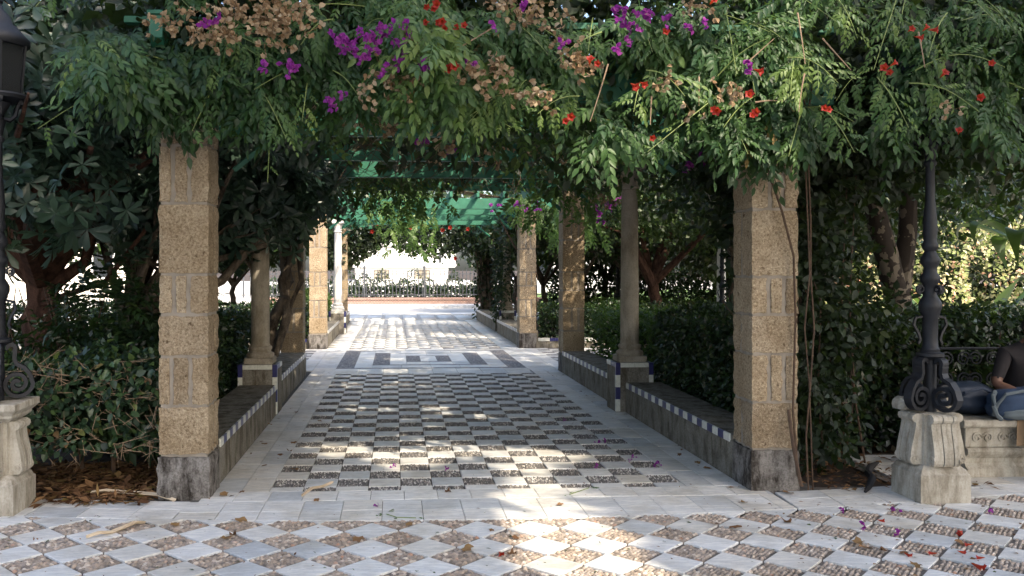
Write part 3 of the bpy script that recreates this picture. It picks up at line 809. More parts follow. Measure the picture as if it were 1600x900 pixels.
# ------------------------------------------------------------------ columns on tiled pedestals
def column(x, y, label, m=None, tiled=True, ph=0.575, r=0.108, top=2.95, w=0.44, near=True, side=0):
    m = m or M['column']; root = thing('stone_column', label, 'column', (x, y, 0), 0, 'round columns of the pergolas')
    h = w / 2
    if tiled:
        ped = MB().box(-h, h, -h, h, -0.03, ph, 0.004).obj('pedestal', M['cement'], root)
        t = 0.016
        for sx in (-1, 1):
            for k in range(4):      # vertical corner strips
                c = 'blue' if k % 2 else 'white'
                z1 = ph - k * 0.142; me = MB().box(sx * h - (0.05 if sx > 0 else 0.004), sx * h + (0.004 if sx > 0 else 0.05), -h - 0.004, -h + 0.045, z1 - 0.14, z1 + 0.003, 0.0025)
                me.obj('corner_tile', M['tile_' + ('white' if c == 'blue' else 'blue')], ped)
        for i in range(2):
            a = -h + 0.052 + i * (w - 0.104) / 2
            MB().box(a, a + (w - 0.107) / 2, -h - 0.004, -h + 0.03, ph - 0.05, ph + 0.003, 0.0025).obj('top_tile', M['tile_white'], ped)
            for sx in (-1, 1):
                MB().box(sx * h - 0.03 if sx > 0 else sx * h - 0.004, sx * h + 0.004 if sx > 0 else sx * h + 0.03, -h + 0.05 + i * 0.2, -h + 0.247 + i * 0.19, ph - 0.05, ph + 0.003, 0.0025).obj('top_tile', M['tile_white' if i else 'tile_blue'], ped)
    b0 = ph + 0.002
    MB().box(-0.165, 0.165, -0.165, 0.165, b0, b0 + 0.07, 0.006).obj('plinth_block', m, root)
    b = b0 + 0.07
    prof = [(0.155, 0), (0.162, 0.015), (0.162, 0.04), (0.15, 0.055), (0.128, 0.065), (0.122, 0.08), (0.135, 0.095), (0.138, 0.115), (0.13, 0.13), (r + 0.006, 0.14), (r + 0.004, 0.16)]
    MB().lathe([(a, z + b) for a, z in prof], 28).obj('base', m, root, True)
    zs = np.linspace(b + 0.16, top - 0.33, 9)
    MB().lathe([(r * (1.0 - 0.12 * max(0, (i - 2)) / 6), z) for i, z in enumerate(zs)], 28).obj('shaft', m, root, True)
    c = top - 0.33; rr = r * 0.88
    MB().lathe([(rr, c), (rr + 0.018, c + 0.012), (rr + 0.018, c + 0.035), (rr, c + 0.045), (rr + 0.004, c + 0.14), (rr + 0.03, c + 0.19), (rr + 0.055, c + 0.235)], 28).obj('capital', m, root, True)
    MB().box(-0.16, 0.16, -0.16, 0.16, c + 0.236, top, 0.008).obj('abacus', m, root)
    return root
column(-1.58, 10.23, 'weathered tan column on a blue and white tiled pedestal, shrub branches in front')
column(2.80, 10.23, 'shaded grey column on a tiled pedestal between two long benches')
column(-1.50, 22.65, 'slim white column on a tiled pedestal beside a small green bush', M['column_white'], r=0.105)
column(2.95, 22.85, 'column wrapped in ivy beside the sunlit far benches', M['column'], r=0.105)
column(7.66, 20.0, 'pale column behind the dark garden lamp in the right garden', M['column_white'], False, 0.0, r=0.105)
column(11.75, 20.0, 'white sunlit column standing beyond the clipped hedge near the mottled tree', M['column_white'], False, 0.0, r=0.1)
column(16.2, 19.0, 'dark column at the edge of the bright garden walk', M['column'], False, 0.0, r=0.11)

# ------------------------------------------------------------------ green timber roofs
def beam(root, x0, x1, y0, y1, z0, z1, name='beam', b=0.006):
    return MB().box(x0, x1, y0, y1, z0, z1, b).obj(name, M['green'], root)
def pergola(label, ys, y_end0, y_end1, dz=0.0, xa=-2.05, xb=3.4, slats=True, xl=-1.64, xr=2.84):
    root = thing('pergola_roof', label, 'pergola')
    for y in ys: beam(root, xa, xb, y - 0.05, y + 0.05, 2.952 + dz, 3.18 + dz, 'cross_beam')
    for x in (xl, xr):
        mb = MB(); a, b = 3.182 + dz, 3.42 + dz                      # beam end with stepped notch
        mb.prism([(y_end0, b), (y_end0, a + 0.085), (y_end0 + 0.06, a + 0.03), (y_end0 + 0.24, a), (y_end1 - 0.24, a), (y_end1, a + 0.1), (y_end1, b)], x - 0.045, x + 0.045, 'x')
        mb.obj('long_beam', M['green'], root)
        MB().box(x - 0.055, x + 0.055, y_end0 - 0.02, y_end1 + 0.02, b + 0.002, b + 0.03, 0.004).obj('cap_board', M['green'], root)
    for i, x in enumerate(np.arange(xl + 0.56, xr - 0.2, 0.56)):
        beam(root, x - 0.03, x + 0.03, y_end0 + 0.1, y_end1 - 0.1, 3.182 + dz, 3.30 + dz, 'rafter', 0.004)
    if slats:
        for y in np.arange(y_end0 + 0.35, y_end1 - 0.2, 0.62):
            beam(root, xa + 0.1, xb - 0.1, y - 0.04, y + 0.04, 3.452 + dz, 3.50 + dz, 'slat', 0.003)
    for y in ys:
        for x, s in ((xl, 1), (xr, -1)):
            MB().tube([(x + s * 0.55, y, 3.0 + dz), (x + s * 0.1, y, 2.62 + dz)], 0.03, 4).obj('brace', M['green'], root)
    return root
pergola('green timber roof smothered in vines over the chequered path', [6.59, 8.35, 10.23, 12.1, 14.05], 6.02, 14.7)
pergola('mint green timber roof of the farther pergola, planks mostly bare', [18.4, 20.4, 22.7, 25.1, 27.8], 17.9, 28.9, slats=False)

# ------------------------------------------------------------------ cast iron lamps on carved pedestals
def ribbon(pts, wd, th):
    """flat strap following 2D points (r, z) -> mesh in x-z plane, thickness wd along y"""
    mb = MB(); n = len(pts); P = [Vector((p[0], p[1])) for p in pts]; o = []
    for i in range(n):
        d = (P[min(i + 1, n - 1)] - P[max(i - 1, 0)]).normalized(); nn = Vector((-d.y, d.x)) * th / 2
        a, b = P[i] + nn, P[i] - nn
        mb.v += [(a.x, -wd / 2, a.y), (a.x, wd / 2, a.y), (b.x, wd / 2, b.y), (b.x, -wd / 2, b.y)]
    for i in range(n - 1):
        for j in range(4): mb.f.append((4 * i + j, 4 * i + (j + 1) % 4, 4 * i + 4 + (j + 1) % 4, 4 * i + 4 + j))
    mb.f += [(0, 1, 2, 3), (4 * n - 4, 4 * n - 1, 4 * n - 2, 4 * n - 3)]
    return mb
def spiral(cx, cz, r0, r1, a0, a1, n=26):
    return [(cx + (r0 + (r1 - r0) * i / n) * math.cos(a0 + (a1 - a0) * i / n), cz + (r0 + (r1 - r0) * i / n) * math.sin(a0 + (a1 - a0) * i / n)) for i in range(n + 1)]
def lamp(x, y, label, z0=0.76, broken=False, group='cast iron lamps on carved stone pedestals', stone=True, rz=0.0):
    root = thing('street_lamp', label, 'street lamp', (x, y, 0), rz, group)
    ped = None
    h = 0.185
    if stone:
        ped = MB().lathe([(h, -0.03), (h, 0.20), (h - 0.012, 0.212), (h - 0.02, 0.235), (h - 0.05, 0.26), (h - 0.05, 0.262)], 4, sq=True).obj('pedestal', M['lime'], root)
        MB().lathe([(0.117, 0.25), (0.113, 0.62), (0.125, 0.632)], 4, sq=True).obj('pedestal_core', M['lime'], root)
        cr = [(0.0, 0.262), (0.075, 0.262), (0.088, 0.285), (0.09, 0.33), (0.08, 0.40), (0.062, 0.48), (0.05, 0.545), (0.05, 0.565), (0.068, 0.572), (0.078, 0.592), (0.073, 0.615), (0.05, 0.628), (0.0, 0.63)]
        vol = spiral(0.062, 0.305, 0.034, 0.006, -math.pi / 2, 3 * math.pi, 20)
        for k in range(4):
            a = k * math.pi / 2
            q = MB()
            for i in range(5):
                w0, w1 = -0.093 + i * 0.0375, -0.093 + (i + 1) * 0.0375 - 0.004
                s = 1.0 if i % 2 == 0 else 0.93
                q.prism([(0.112 + p * s, z) for p, z in cr], w0, w1, 'y')
            for sy in (-0.096, 0.092):
                rb_ = ribbon([(0.112 + p[0], p[1]) for p in vol], 0.010, 0.012)
                rb_.v = [(vx, vy + sy, vz) for vx, vy, vz in rb_.v]; q.add(rb_.v, rb_.f)
            o = q.obj('console', M['lime'], root); o.rotation_euler = (0, 0, a)
        if not broken:
            MB().lathe([(0.135, 0.633), (0.165, 0.66), (0.165, 0.675), (0.19, 0.70), (0.205, 0.715), (0.205, 0.755), (0.198, 0.76)], 4, sq=True).obj('cap_slab', M['lime'], root)
        else:
            f = rough_block(-0.02, 0.19, 0.0, 0.205, 0.633, 0.70, 4, 0.008, 0.012, 3); f.add(*(lambda b: (b.v, b.f))(rough_block(-0.005, 0.225, -0.015, 0.215, 0.701, 0.745, 4, 0.004, 0.01, 4)))
            tag(f.obj('cap_fragment', M['lime'], root), 'broken piece of the stone cap')
            rough_block(-0.18, -0.06, 0.02, 0.18, 0.633, 0.72, 3, 0.012, 0.02, 6).obj('cap_fragment', M['lime'], root)
    I = M['iron']
    post = MB().lathe([(0.05, z0 - 0.02), (0.046, z0 + 0.1), (0.05, z0 + 0.38), (0.085, z0 + 0.395), (0.105, z0 + 0.41), (0.105, z0 + 0.43), (0.082, z0 + 0.437), (0.07, z0 + 0.445), (0.074, z0 + 0.46), (0.062, z0 + 0.47),
        (0.058, z0 + 0.52), (0.060, z0 + 0.70), (0.075, z0 + 0.72), (0.075, z0 + 0.735), (0.088, z0 + 0.76), (0.088, z0 + 0.80), (0.07, z0 + 0.83), (0.055, z0 + 0.85), (0.058, z0 + 0.94),
        (0.075, z0 + 0.96), (0.078, z0 + 0.99), (0.055, z0 + 1.02), (0.05, z0 + 1.06), (0.072, z0 + 1.09), (0.076, z0 + 1.12), (0.058, z0 + 1.15), (0.044, z0 + 1.18), (0.062, z0 + 1.205), (0.064, z0 + 1.225), (0.05, z0 + 1.25), (0.05, z0 + 1.28), (0.056, z0 + 1.34),
        (0.05, z0 + 1.44), (0.038, z0 + 1.55), (0.034, z0 + 1.80), (0.05, z0 + 1.815), (0.05, z0 + 1.835), (0.036, z0 + 1.85), (0.046, z0 + 1.90), (0.06, z0 + 1.95), (0.045, z0 + 1.99), (0.06, z0 + 2.02), (0.10, z0 + 2.08)], 18); post.v = [(a * 0.88, b * 0.88, c) for a, b, c in post.v]; post = post.obj('post', I, root, True)
    sc = spiral(0.125, 0.115, 0.012, 0.10, -5.2 * math.pi / 1.35, -math.pi * 0.02, 34)
    s2 = [(p[0], p[1]) for p in sc] + [(0.205, 0.175), (0.17, 0.225), (0.12, 0.25), (0.105, 0.29), (0.11, 0.33)] + spiral(0.078, 0.365, 0.038, 0.01, -0.6, 3.6, 14)
    fm = ribbon([(p[0], p[1] + z0) for p in s2], 0.062, 0.026).mesh('scroll_foot', I, False)
    for k in range(4): link('scroll_foot', fm, root, (0, 0, 0), (0, 0, 0.35 + k * math.pi / 2))
    rm = ribbon([(p[0], p[1] + z0) for p in spiral(0.078, 0.90, 0.034, 0.01, -math.pi / 2, 2.6 * math.pi, 20)], 0.016, 0.012).mesh('ring_scroll', I)
    for k in range(4): link('ring_scroll', rm, root, (0, 0, 0), (0, 0, k * math.pi / 2 + 0.1))
    hm = ribbon([(p[0], p[1] + z0) for p in [(0.06, 0.70), (0.11, 0.69), (0.125, 0.64), (0.09, 0.58), (0.075, 0.53), (0.09, 0.50)]], 0.018, 0.016).mesh('hook_scroll', I)
    for k in range(2): link('hook_scroll', hm, root, (0, 0, 0), (0, 0, k * math.pi + (math.pi if broken else 0)))
    am = ribbon([(p[0], p[1] + z0) for p in [(0.045, 1.97), (0.09, 1.96), (0.125, 1.99), (0.14, 2.05), (0.165, 2.10)] + spiral(0.175, 2.085, 0.022, 0.006, 1.8, -4.5, 12)], 0.02, 0.018).mesh('bracket', I)
    for k in range(6): link('bracket', am, root, (0, 0, 0), (0, 0, k * math.pi / 3))
    lan = MB().lathe([(0.10, z0 + 2.09), (0.20, z0 + 2.10), (0.21, z0 + 2.12), (0.20, z0 + 2.135), (0.165, z0 + 2.14)], 24).obj('lantern', I, root, True)
    for k in range(6):
        a = k * math.pi / 3; a2 = a + math.pi / 3
        MB().tube([(0.16 * math.cos(a), 0.16 * math.sin(a), z0 + 2.13), (0.19 * math.cos(a), 0.19 * math.sin(a), z0 + 2.48)], 0.011, 5).obj('lantern_bar', I, lan)
        r0, r1 = 0.148, 0.182
        v = [(r0 * math.cos(a), r0 * math.sin(a), z0 + 2.145), (r0 * math.cos(a2), r0 * math.sin(a2), z0 + 2.145), (r1 * math.cos(a2), r1 * math.sin(a2), z0 + 2.47), (r1 * math.cos(a), r1 * math.sin(a), z0 + 2.47)]
        c = Vector((math.cos((a + a2) / 2), math.sin((a + a2) / 2), 0)) * 0.004
        v2 = [tuple(Vector(p) - c) for p in v]
        MB().add(v + v2, [(0, 1, 2, 3), (7, 6, 5, 4), (0, 4, 5, 1), (1, 5, 6, 2), (2, 6, 7, 3), (3, 7, 4, 0)]).obj('pane', M['glass'], lan)
    MB().lathe([(0.195, z0 + 2.472), (0.21, z0 + 2.49), (0.21, z0 + 2.52), (0.17, z0 + 2.56), (0.13, z0 + 2.61), (0.10, z0 + 2.63), (0.08, z0 + 2.69), (0.04, z0 + 2.73), (0.025, z0 + 2.77), (0.035, z0 + 2.79), (0.0, z0 + 2.85)], 24).obj('lantern_roof', I, lan, True)
    return root
lamp(-2.775, 6.2, 'dark iron lamp on an intact stone pedestal with cap slab beside the glossy hedge')
lamp(3.93, 6.17, 'dark iron lamp on a pedestal with broken cap beside the stone bench', 0.63, True)
lm3 = lamp(-5.05, 17.6, 'slender iron lamp half hidden behind the tan left pillar', 0.5, False, stone=False)
MB().lathe([(0.2, -0.03), (0.2, 0.12), (0.14, 0.2), (0.12, 0.5)], 4, sq=True).obj('foot_block', M['lime'], lm3)
copy_tree(lm3, (7.45, 19.4, 0), 0.3, 'iron lamp in front of the pale garden column', 'cast iron lamps on carved stone pedestals')
copy_tree(lm3, (6.55, 25.2, 0), 0.7, 'far iron lamp standing in front of the sunlit lawn', 'cast iron lamps on carved stone pedestals')

# ------------------------------------------------------------------ stone bench with iron back, seated person and belongings
sb = thing('stone_bench', 'carved stone bench with scrolled iron back beside the lamp pedestal', 'bench', (4.56, 6.72, 0))
BL = 2.3
MB().prism([(0.0, -0.03), (0.0, 0.07), (0.02, 0.085), (0.035, 0.11), (0.03, 0.15), (0.0, 0.185), (-0.012, 0.21), (0.0, 0.235), (0.02, 0.24), (0.52, 0.24), (0.52, -0.03)], 0.03, BL - 0.03, 'x').obj('base_moulding', M['lime'], sb)
MB().box(0.02, BL - 0.02, 0.012, 0.52, 0.241, 0.405, 0.006).obj('frieze', M['lime'], sb)
MB().prism([(-0.045, 0.412), (-0.055, 0.43), (-0.055, 0.46), (-0.045, 0.472), (0.55, 0.472), (0.55, 0.406), (-0.02, 0.406)], -0.03, BL + 0.03, 'x').obj('seat', M['lime'], sb)
for i in range(10):
    cx_ = 0.16 + i * 0.215; q = MB()
    for s in (-1, 1):
        rb_ = ribbon([(cx_ + s * p[0], 0.32 + p[1]) for p in spiral(0.045, 0.0, 0.045, 0.008, math.pi, -2.2 * math.pi, 22)], 0.016, 0.012); q.add([(vx, vy + 0.010, vz) for vx, vy, vz in rb_.v], rb_.f)
    q.obj('carved_scroll', M['lime'], sb)
for i in range(9):
    x0 = 0.02 + i * 0.26; q = MB()
    for cz_, r_ in ((0.72, 0.075), (0.9, 0.075)):
        for s in (-1, 1):
            rb_ = ribbon([(x0 + 0.13 + s * p[0], p[1] + cz_) for p in spiral(0.055, 0.0, 0.065, 0.012, math.pi, -2.6 * math.pi, 26)], 0.012, 0.012)
            q.add([(vx, vy + 0.53, vz) for vx, vy, vz in rb_.v], rb_.f)
    q.obj('back_scroll', M['iron'], sb)
for z in (0.62, 0.99): MB().tube([(0, 0.53, z), (BL, 0.53, z)], 0.012, 6).obj('back_rail', M['iron'], sb)
for x in (0.0, BL / 3, 2 * BL / 3, BL): MB().tube([(x, 0.51, 0.44), (x, 0.53, 1.03)], 0.014, 6).obj('back_post', M['iron'], sb)

M['skin'] = plain('skin', (0.1600, 0.0784, 0.0496), 0.55, var=0.9)
M['shirt'] = plain('dark_brown_shirt', (0.0196, 0.0154, 0.0168), 0.9); M['vest'] = plain('black_vest', (0.0084, 0.0084, 0.0105), 0.8)
M['jeans'] = plain('blue_trousers', (0.0110, 0.0160, 0.0300), 0.9); M['shoe'] = plain('dark_shoe', (0.0120, 0.0108, 0.0096), 0.6)
M['hair'] = plain('dark_hair', (0.02, 0.016, 0.013), 0.7)
def skin_mesh(chains, root_i=0, sub=2):
    """chains: list of [(co, radius), ...]; shared joints are matched by coordinate"""
    vs, rs_, es, ix = [], [], [], {}
    for ch in chains:
        prev = None
        for co, r in ch:
            k = tuple(round(c, 4) for c in co)
            if k not in ix: ix[k] = len(vs); vs.append(co); rs_.append(r)
            i = ix[k]
            if prev is not None and prev != i: es.append((prev, i))
            prev = i
    me = bpy.data.meshes.new('tmp'); me.from_pydata(vs, es, [])
    o = bpy.data.objects.new('tmp', me); COL.objects.link(o)
    md = o.modifiers.new('s', 'SKIN'); sd = o.modifiers.new('d', 'SUBSURF'); sd.levels = sub; sd.render_levels = sub
    sk = me.skin_vertices[0].data if me.skin_vertices else None
    if sk is None:
        bm = bmesh.new(); bm.from_mesh(me); bm.verts.layers.skin.verify(); bm.to_mesh(me); bm.free(); sk = me.skin_vertices[0].data
    for i, r in enumerate(rs_): sk[i].radius = (r, r) if isinstance(r, float) else r
    sk[root_i].use_root = True
    dg = bpy.context.evaluated_depsgraph_get(); dg.update()
    out = bpy.data.meshes.new_from_object(o.evaluated_get(dg))
    bpy.data.objects.remove(o); return out
def merge_meshes(name, meshes, mats, pick):
    bm = bmesh.new()
    for m_ in meshes: bm.from_mesh(m_)
    for f in bm.faces: f.material_index = pick(f.calc_center_median()); f.smooth = True
    me = bpy.data.meshes.new(name); bm.to_mesh(me); bm.free()
    for m_ in mats: me.materials.append(m_)
    return me
def head_mesh(c, yaw, pitch):
    bm = bmesh.new(); bmesh.ops.create_uvsphere(bm, u_segments=20, v_segments=14, radius=1)
    for v in bm.verts:
        x, y, z = v.co; x *= 0.076; y *= 0.096; z *= 0.118
        if z < -0.02: x *= 1 - 0.28 * (-z - 0.02) / 0.1; y = y * (1 - 0.12 * (-z - 0.02) / 0.1) - 0.012 * (-z) / 0.1
        if y < -0.06: y = -0.06 + (y + 0.06) * 0.7
        v.co = (x, y, z)
    nose = MB().add([(-0.012, -0.083, 0.015), (0.012, -0.083, 0.015), (-0.018, -0.08, -0.035), (0.018, -0.08, -0.035), (0, -0.115, -0.03)], [(0, 1, 4), (0, 4, 2), (1, 3, 4), (2, 4, 3)])
    parts = [nose]
    for s in (-1, 1): parts.append(MB().lathe([(0.002, 0), (0.016, 0.01), (0.02, 0.03), (0.012, 0.052), (0.002, 0.06)], 8, (s * 0.078, 0.012, -0.03)))
    parts.append(MB().box(-0.024, 0.024, -0.087, -0.07, -0.062, -0.054, 0.003))
    for s in (-1, 1): parts.append(MB().lathe([(0.001, -0.008), (0.011, -0.003), (0.011, 0.003), (0.001, 0.008)], 8, (s * 0.03, -0.078, 0.008)))
    for p_ in parts:
        vv = [bm.verts.new(v) for v in p_.v]
        for f in p_.f:
            try: bm.faces.new([vv[i] for i in f])
            except ValueError: pass
    mt = Matrix.Translation(c) @ Matrix.Rotation(yaw, 4, 'Z') @ Matrix.Rotation(pitch, 4, 'X')
    bm.transform(mt); me = bpy.data.meshes.new('head'); bm.to_mesh(me); bm.free(); return me, mt
def hand_chains(w, d, curl, up, s=1.0, side=1):
    """five finger chains from wrist w pointing along d"""
    d = Vector(d).normalized(); up = Vector(up).normalized(); lat = d.cross(up).normalized() * side; out = []
    w = Vector(w); palm = w + d * 0.085
    for i, (o, L) in enumerate(((-0.032, 0.062), (-0.011, 0.074), (0.011, 0.070), (0.031, 0.054))):
        b = palm + lat * o; m1 = b + d * L * 0.5 - up * L * 0.28 * curl; m2 = m1 + d * L * 0.15 - up * L * 0.5 * curl
        out.append([((w + d * 0.03 + lat * o * 0.6)[:], 0.012), (b[:], 0.0098), (m1[:], 0.0086), (m2[:], 0.0075)])
    tb = w + d * 0.035 - lat * 0.035; out.append([((w + d * 0.015 - lat * 0.015)[:], 0.014), (tb[:], 0.0115), ((tb + d * 0.04 - lat * 0.012 - up * 0.015)[:], 0.0095), ((tb + d * 0.065 - up * 0.03)[:], 0.008)])
    return out
def person_seated(loc, label, shirt, trousers, rz=0.0, group=None):
    root = thing('person', label, 'person', loc, rz, group)
    pel = (0, 0.05, 0.57); waist = (0, 0.03, 0.72); chest = (0, -0.06, 0.90); upc = (0, -0.09, 1.0); neck = (0, -0.13, 1.08); hd = (0, -0.17, 1.13)
    body = [[(pel, 0.135), (waist, 0.125), (chest, 0.145), (upc, 0.11), (neck, 0.055), (hd, 0.055)]]
    wr = {}
    for s in (-1, 1):
        sh = (s * 0.17, -0.08, 0.985); el = (s * 0.285, -0.12, 0.735); w = (s * 0.17, -0.335, 0.655); wr[s] = w
        body.append([(upc, 0.11), (sh, 0.066), (((sh[0] + el[0]) / 2, (sh[1] + el[1]) / 2, (sh[2] + el[2]) / 2), 0.054), (el, 0.044), (((el[0] + w[0]) / 2, (el[1] + w[1]) / 2, (el[2] + w[2]) / 2), 0.040), (w, 0.028), ((w[0] - s * 0.03, w[1] - 0.06, w[2] - 0.02), 0.03)])
        hip = (s * 0.1, 0.0, 0.555); kn = (s * 0.14, -0.42, 0.535); an = (s * 0.14, -0.40, 0.11); toe = (s * 0.15, -0.56, 0.045)
        body.append([(pel, 0.135), (hip, 0.09), ((s * 0.12, -0.21, 0.555), 0.08), (kn, 0.062), ((s * 0.14, -0.41, 0.34), 0.056), (an, 0.042), ((s * 0.145, -0.44, 0.05), 0.042), (toe, 0.036)])
    meshes = [skin_mesh(body)]
    for s in (-1, 1):
        w = wr[s]
        for ch in hand_chains((w[0] - s * 0.015, w[1] - 0.03, w[2] - 0.01), (-s * 0.35, -0.85, -0.3), 0.8, (0, -0.25, 1), 1, -s): meshes.append(skin_mesh([ch], 0, 1))
    hm, mt = head_mesh(Vector((0, -0.185, 1.20)), 0.25, 0.35); meshes.append(hm)
    def pick(c):
        if c.z > 1.075: return 0
        for s in (-1, 1):
            a, b = Vector((s * 0.285, -0.12, 0.735)), Vector((s * 0.17, -0.335, 0.655)); e = b - a
            t_ = max(-0.35, min(1.6, (c - a).dot(e) / e.length_squared))
            if (c - a - e * t_).length < 0.062 + 0.03 * (t_ > 1) and c.z < 0.80 and abs(c.x) > 0.05: return 0
        if c.z > 0.645: return 1
        if c.z < 0.09: return 3
        return 2
    link('body', merge_meshes('body', meshes, [M['skin'], shirt, trousers, M['shoe']], pick), root)
    bm = bmesh.new(); bmesh.ops.create_uvsphere(bm, u_segments=18, v_segments=12, radius=1)
    dele = []
    for v in bm.verts:
        x, y, z = v.co
        if z < -0.35 or (y < -0.55 and z < 0.45): dele.append(v)
        k = 1.0 + 0.03 * math.sin(9 * x + 7 * z)
        v.co = (x * 0.085 * k, y * 0.104 * k, z * 0.126 * k)
    bmesh.ops.delete(bm, geom=dele, context='VERTS'); bm.transform(mt)
    me = bpy.data.meshes.new('hair'); bm.to_mesh(me); bm.free(); me.materials.append(M['hair']); link('hair', me, root)
    return root
person_seated((5.21, 6.98, 0.0), 'person in dark short-sleeved shirt and vest leaning over a bag on the bench', M['shirt'], M['jeans'])
def soft(name, L, Wd, Hh, m, parent, loc=(0, 0, 0), rot=(0, 0, 0), p=3.2, seed=0, sag=0.1):
    """cushion-like sack: superellipsoid with creases"""
    r = np.random.default_rng(seed); ph = r.random(6) * 6.28
    bm = bmesh.new(); bmesh.ops.create_uvsphere(bm, u_segments=36, v_segments=22, radius=1)
    for v in bm.verts:
        d = v.co.normalized(); q = (abs(d.x) ** p + abs(d.y) ** p + abs(d.z) ** p) ** (-1 / p)
        n = 0.035 * math.sin(7 * d.x + ph[0] + 3 * d.z) + 0.03 * math.sin(11 * d.z + 6 * d.y + ph[1]) + 0.02 * math.sin(17 * d.x - 9 * d.y + ph[2])
        c = d * q * (1 + n); c.z -= sag * (c.x * c.x) * 0.6 * (1 if c.z > 0 else 0)
        v.co = (c.x * L / 2, c.y * Wd / 2, c.z * Hh / 2)
    for f in bm.faces: f.smooth = True
    me = bpy.data.meshes.new(name); bm.to_mesh(me); bm.free(); me.materials.append(m)
    return link(name, me, parent, loc, rot)
M['bag_blue'] = plain('blue_canvas', (0.0270, 0.0510, 0.1020), 0.85); M['bag_grey'] = plain('grey_canvas', (0.1140, 0.1380, 0.1500), 0.85)
M['bag_navy'] = plain('navy_nylon', (0.018, 0.03, 0.055), 0.55); M['card'] = plain('cardboard', (0.36, 0.235, 0.135), 0.9); M['paper'] = plain('white_paper', (0.75, 0.77, 0.8), 0.7)
bk = thing('backpack', 'blue canvas backpack with grey lower panel in front of the seated person', 'backpack', (5.06, 6.70, 0.474))
soft('main_sack', 0.60, 0.26, 0.25, M['bag_blue'], bk, (0.0, 0.0, 0.13), (0.0, -0.08, 0.02), 3.4, 1)
soft('lower_panel', 0.50, 0.20, 0.11, M['bag_grey'], bk, (-0.0, -0.045, 0.057), (0.0, 0, 0.0), 3.0, 2, 0)
MB().tube([(-0.31, -0.06, 0.04), (-0.30, -0.10, 0.14), (-0.25, -0.12, 0.215), (-0.12, -0.125, 0.24), (0.05, -0.125, 0.245), (0.25, -0.12, 0.235)], 0.014, 6).obj('piping', M['bag_grey'], bk, True)
MB().tube([(-0.27, -0.02, 0.22), (-0.31, -0.06, 0.20), (-0.335, -0.1, 0.12), (-0.32, -0.11, 0.05), (-0.28, -0.11, 0.015)], 0.018, 6).obj('strap', M['bag_grey'], bk, True)
dv = thing('holdall', 'dark navy holdall slumped on the stone bench beside the blue backpack', 'bag', (4.78, 6.98, 0.474))
soft('sack', 0.52, 0.34, 0.27, M['bag_navy'], dv, (0, 0, 0.132), (0, 0.12, 0.1), 2.6, 5, 0.3)
MB().tube([(-0.2, -0.1, 0.1), (-0.16, -0.19, 0.2), (-0.02, -0.2, 0.235), (0.1, -0.19, 0.18), (0.14, -0.17, 0.06)], 0.012, 6).obj('carry_strap', M['bag_navy'], dv, True)
cb = MB().add([], []); cb = MB()
cb.box(0, 0.27, -0.004, 0.0, -0.21, 0.0, 0.0015); cb.box(0, 0.27, -0.004, 0.28, 0.001, 0.005, 0.0015)
tag(link('cardboard_sheet', cb.mesh('cardboard_sheet', M['card']), None, (4.96, 6.662, 0.475), (0.03, 0, 0.0)), 'folded brown cardboard sheet hanging over the bench edge below the bag', 'cardboard')
cb = MB(); cb.box(0, 0.5, -0.004, 0.0, -0.19, 0.01, 0.0015); cb.box(0, 0.5, -0.004, 0.2, 0.011, 0.015, 0.0015)
tag(link('cardboard_sheet', cb.mesh('cardboard_sheet', M['card']), None, (5.25, 6.655, 0.475), (0.03, 0.10, 0.0)), 'tilted cardboard flap beside the hanging folded one', 'cardboard')
pp = MB().add([(0, 0, 0), (0.12, -0.02, 0.03), (0.14, 0.05, 0.10), (0.02, 0.06, 0.085), (0, 0, -0.003), (0.12, -0.02, 0.027), (0.14, 0.053, 0.097), (0.02, 0.063, 0.082)], [(0, 1, 2, 3), (7, 6, 5, 4), (0, 4, 5, 1), (1, 5, 6, 2), (2, 6, 7, 3), (3, 7, 4, 0)])
tag(link('paper_sheet', pp.mesh('paper_sheet', M['paper']), None, (5.10, 6.64, 0.72)), 'crumpled white paper held between the hands', 'paper')

# ------------------------------------------------------------------ vegetation
SD_ = np.array(SDIR)
def carve(pos, holes):
    keep = np.ones(len(pos), bool)
    for c, r in holes:
        w = pos - np.array(c); t = w @ SD_
        d = np.linalg.norm(w - t[:, None] * SD_[None], axis=1); keep &= ~((d < r) & (t > 0))
    return keep
HOLES = []                                                            # gaps cut in the added crowns so sun patches land where wanted
for px, py, r in ((850, 775, 0.5), (905, 850, 0.5), (880, 812, 0.5), (875, 712, 0.36), (945, 890, 0.46), (845, 740, 0.36), (800, 800, 0.3), (720, 860, 0.2), (700, 800, 0.16), (640, 780, 0.12), (1130, 888, 0.2), (1250, 880, 0.16), (560, 800, 0.12)):
    x, y = G(px, py); HOLES.append(((x, y, 0), r))
for px, py, r in ((1265, 112, 0.2), (1300, 120, 0.16), (1060, 130, 0.16), (1010, 150, 0.1), (860, 165, 0.08), (400, 35, 0.16)):
    x, z = A(px, py, 6.0); HOLES.append(((x, 6.0, z), r))
ROOF_HOLES = []  # gaps cut through the vine along sun rays to put flecks below
for px, py, r in ((700, 620, 0.3), (645, 600, 0.34), (690, 690, 0.2), (600, 640, 0.2), (620, 580, 0.34), (740, 650, 0.24), (560, 700, 0.12), (660, 660, 0.26), (780, 615, 0.14), (680, 640, 0.28), (580, 610, 0.16), (520, 665, 0.12), (790, 700, 0.14), (560, 640, 0.18), (620, 720, 0.16), (720, 700, 0.16), (540, 600, 0.2), (660, 572, 0.3), (600, 560, 0.3), (500, 700, 0.1)):
    x, y = G(px, py); ROOF_HOLES.append(((x, y, 0), r)); HOLES.append(((x, y, 0), r + 0.3))
x, z = A(468, 462, 13.7); ROOF_HOLES.append(((x, 13.7, z), 0.16)); HOLES.append(((x, 13.7, z), 0.4))

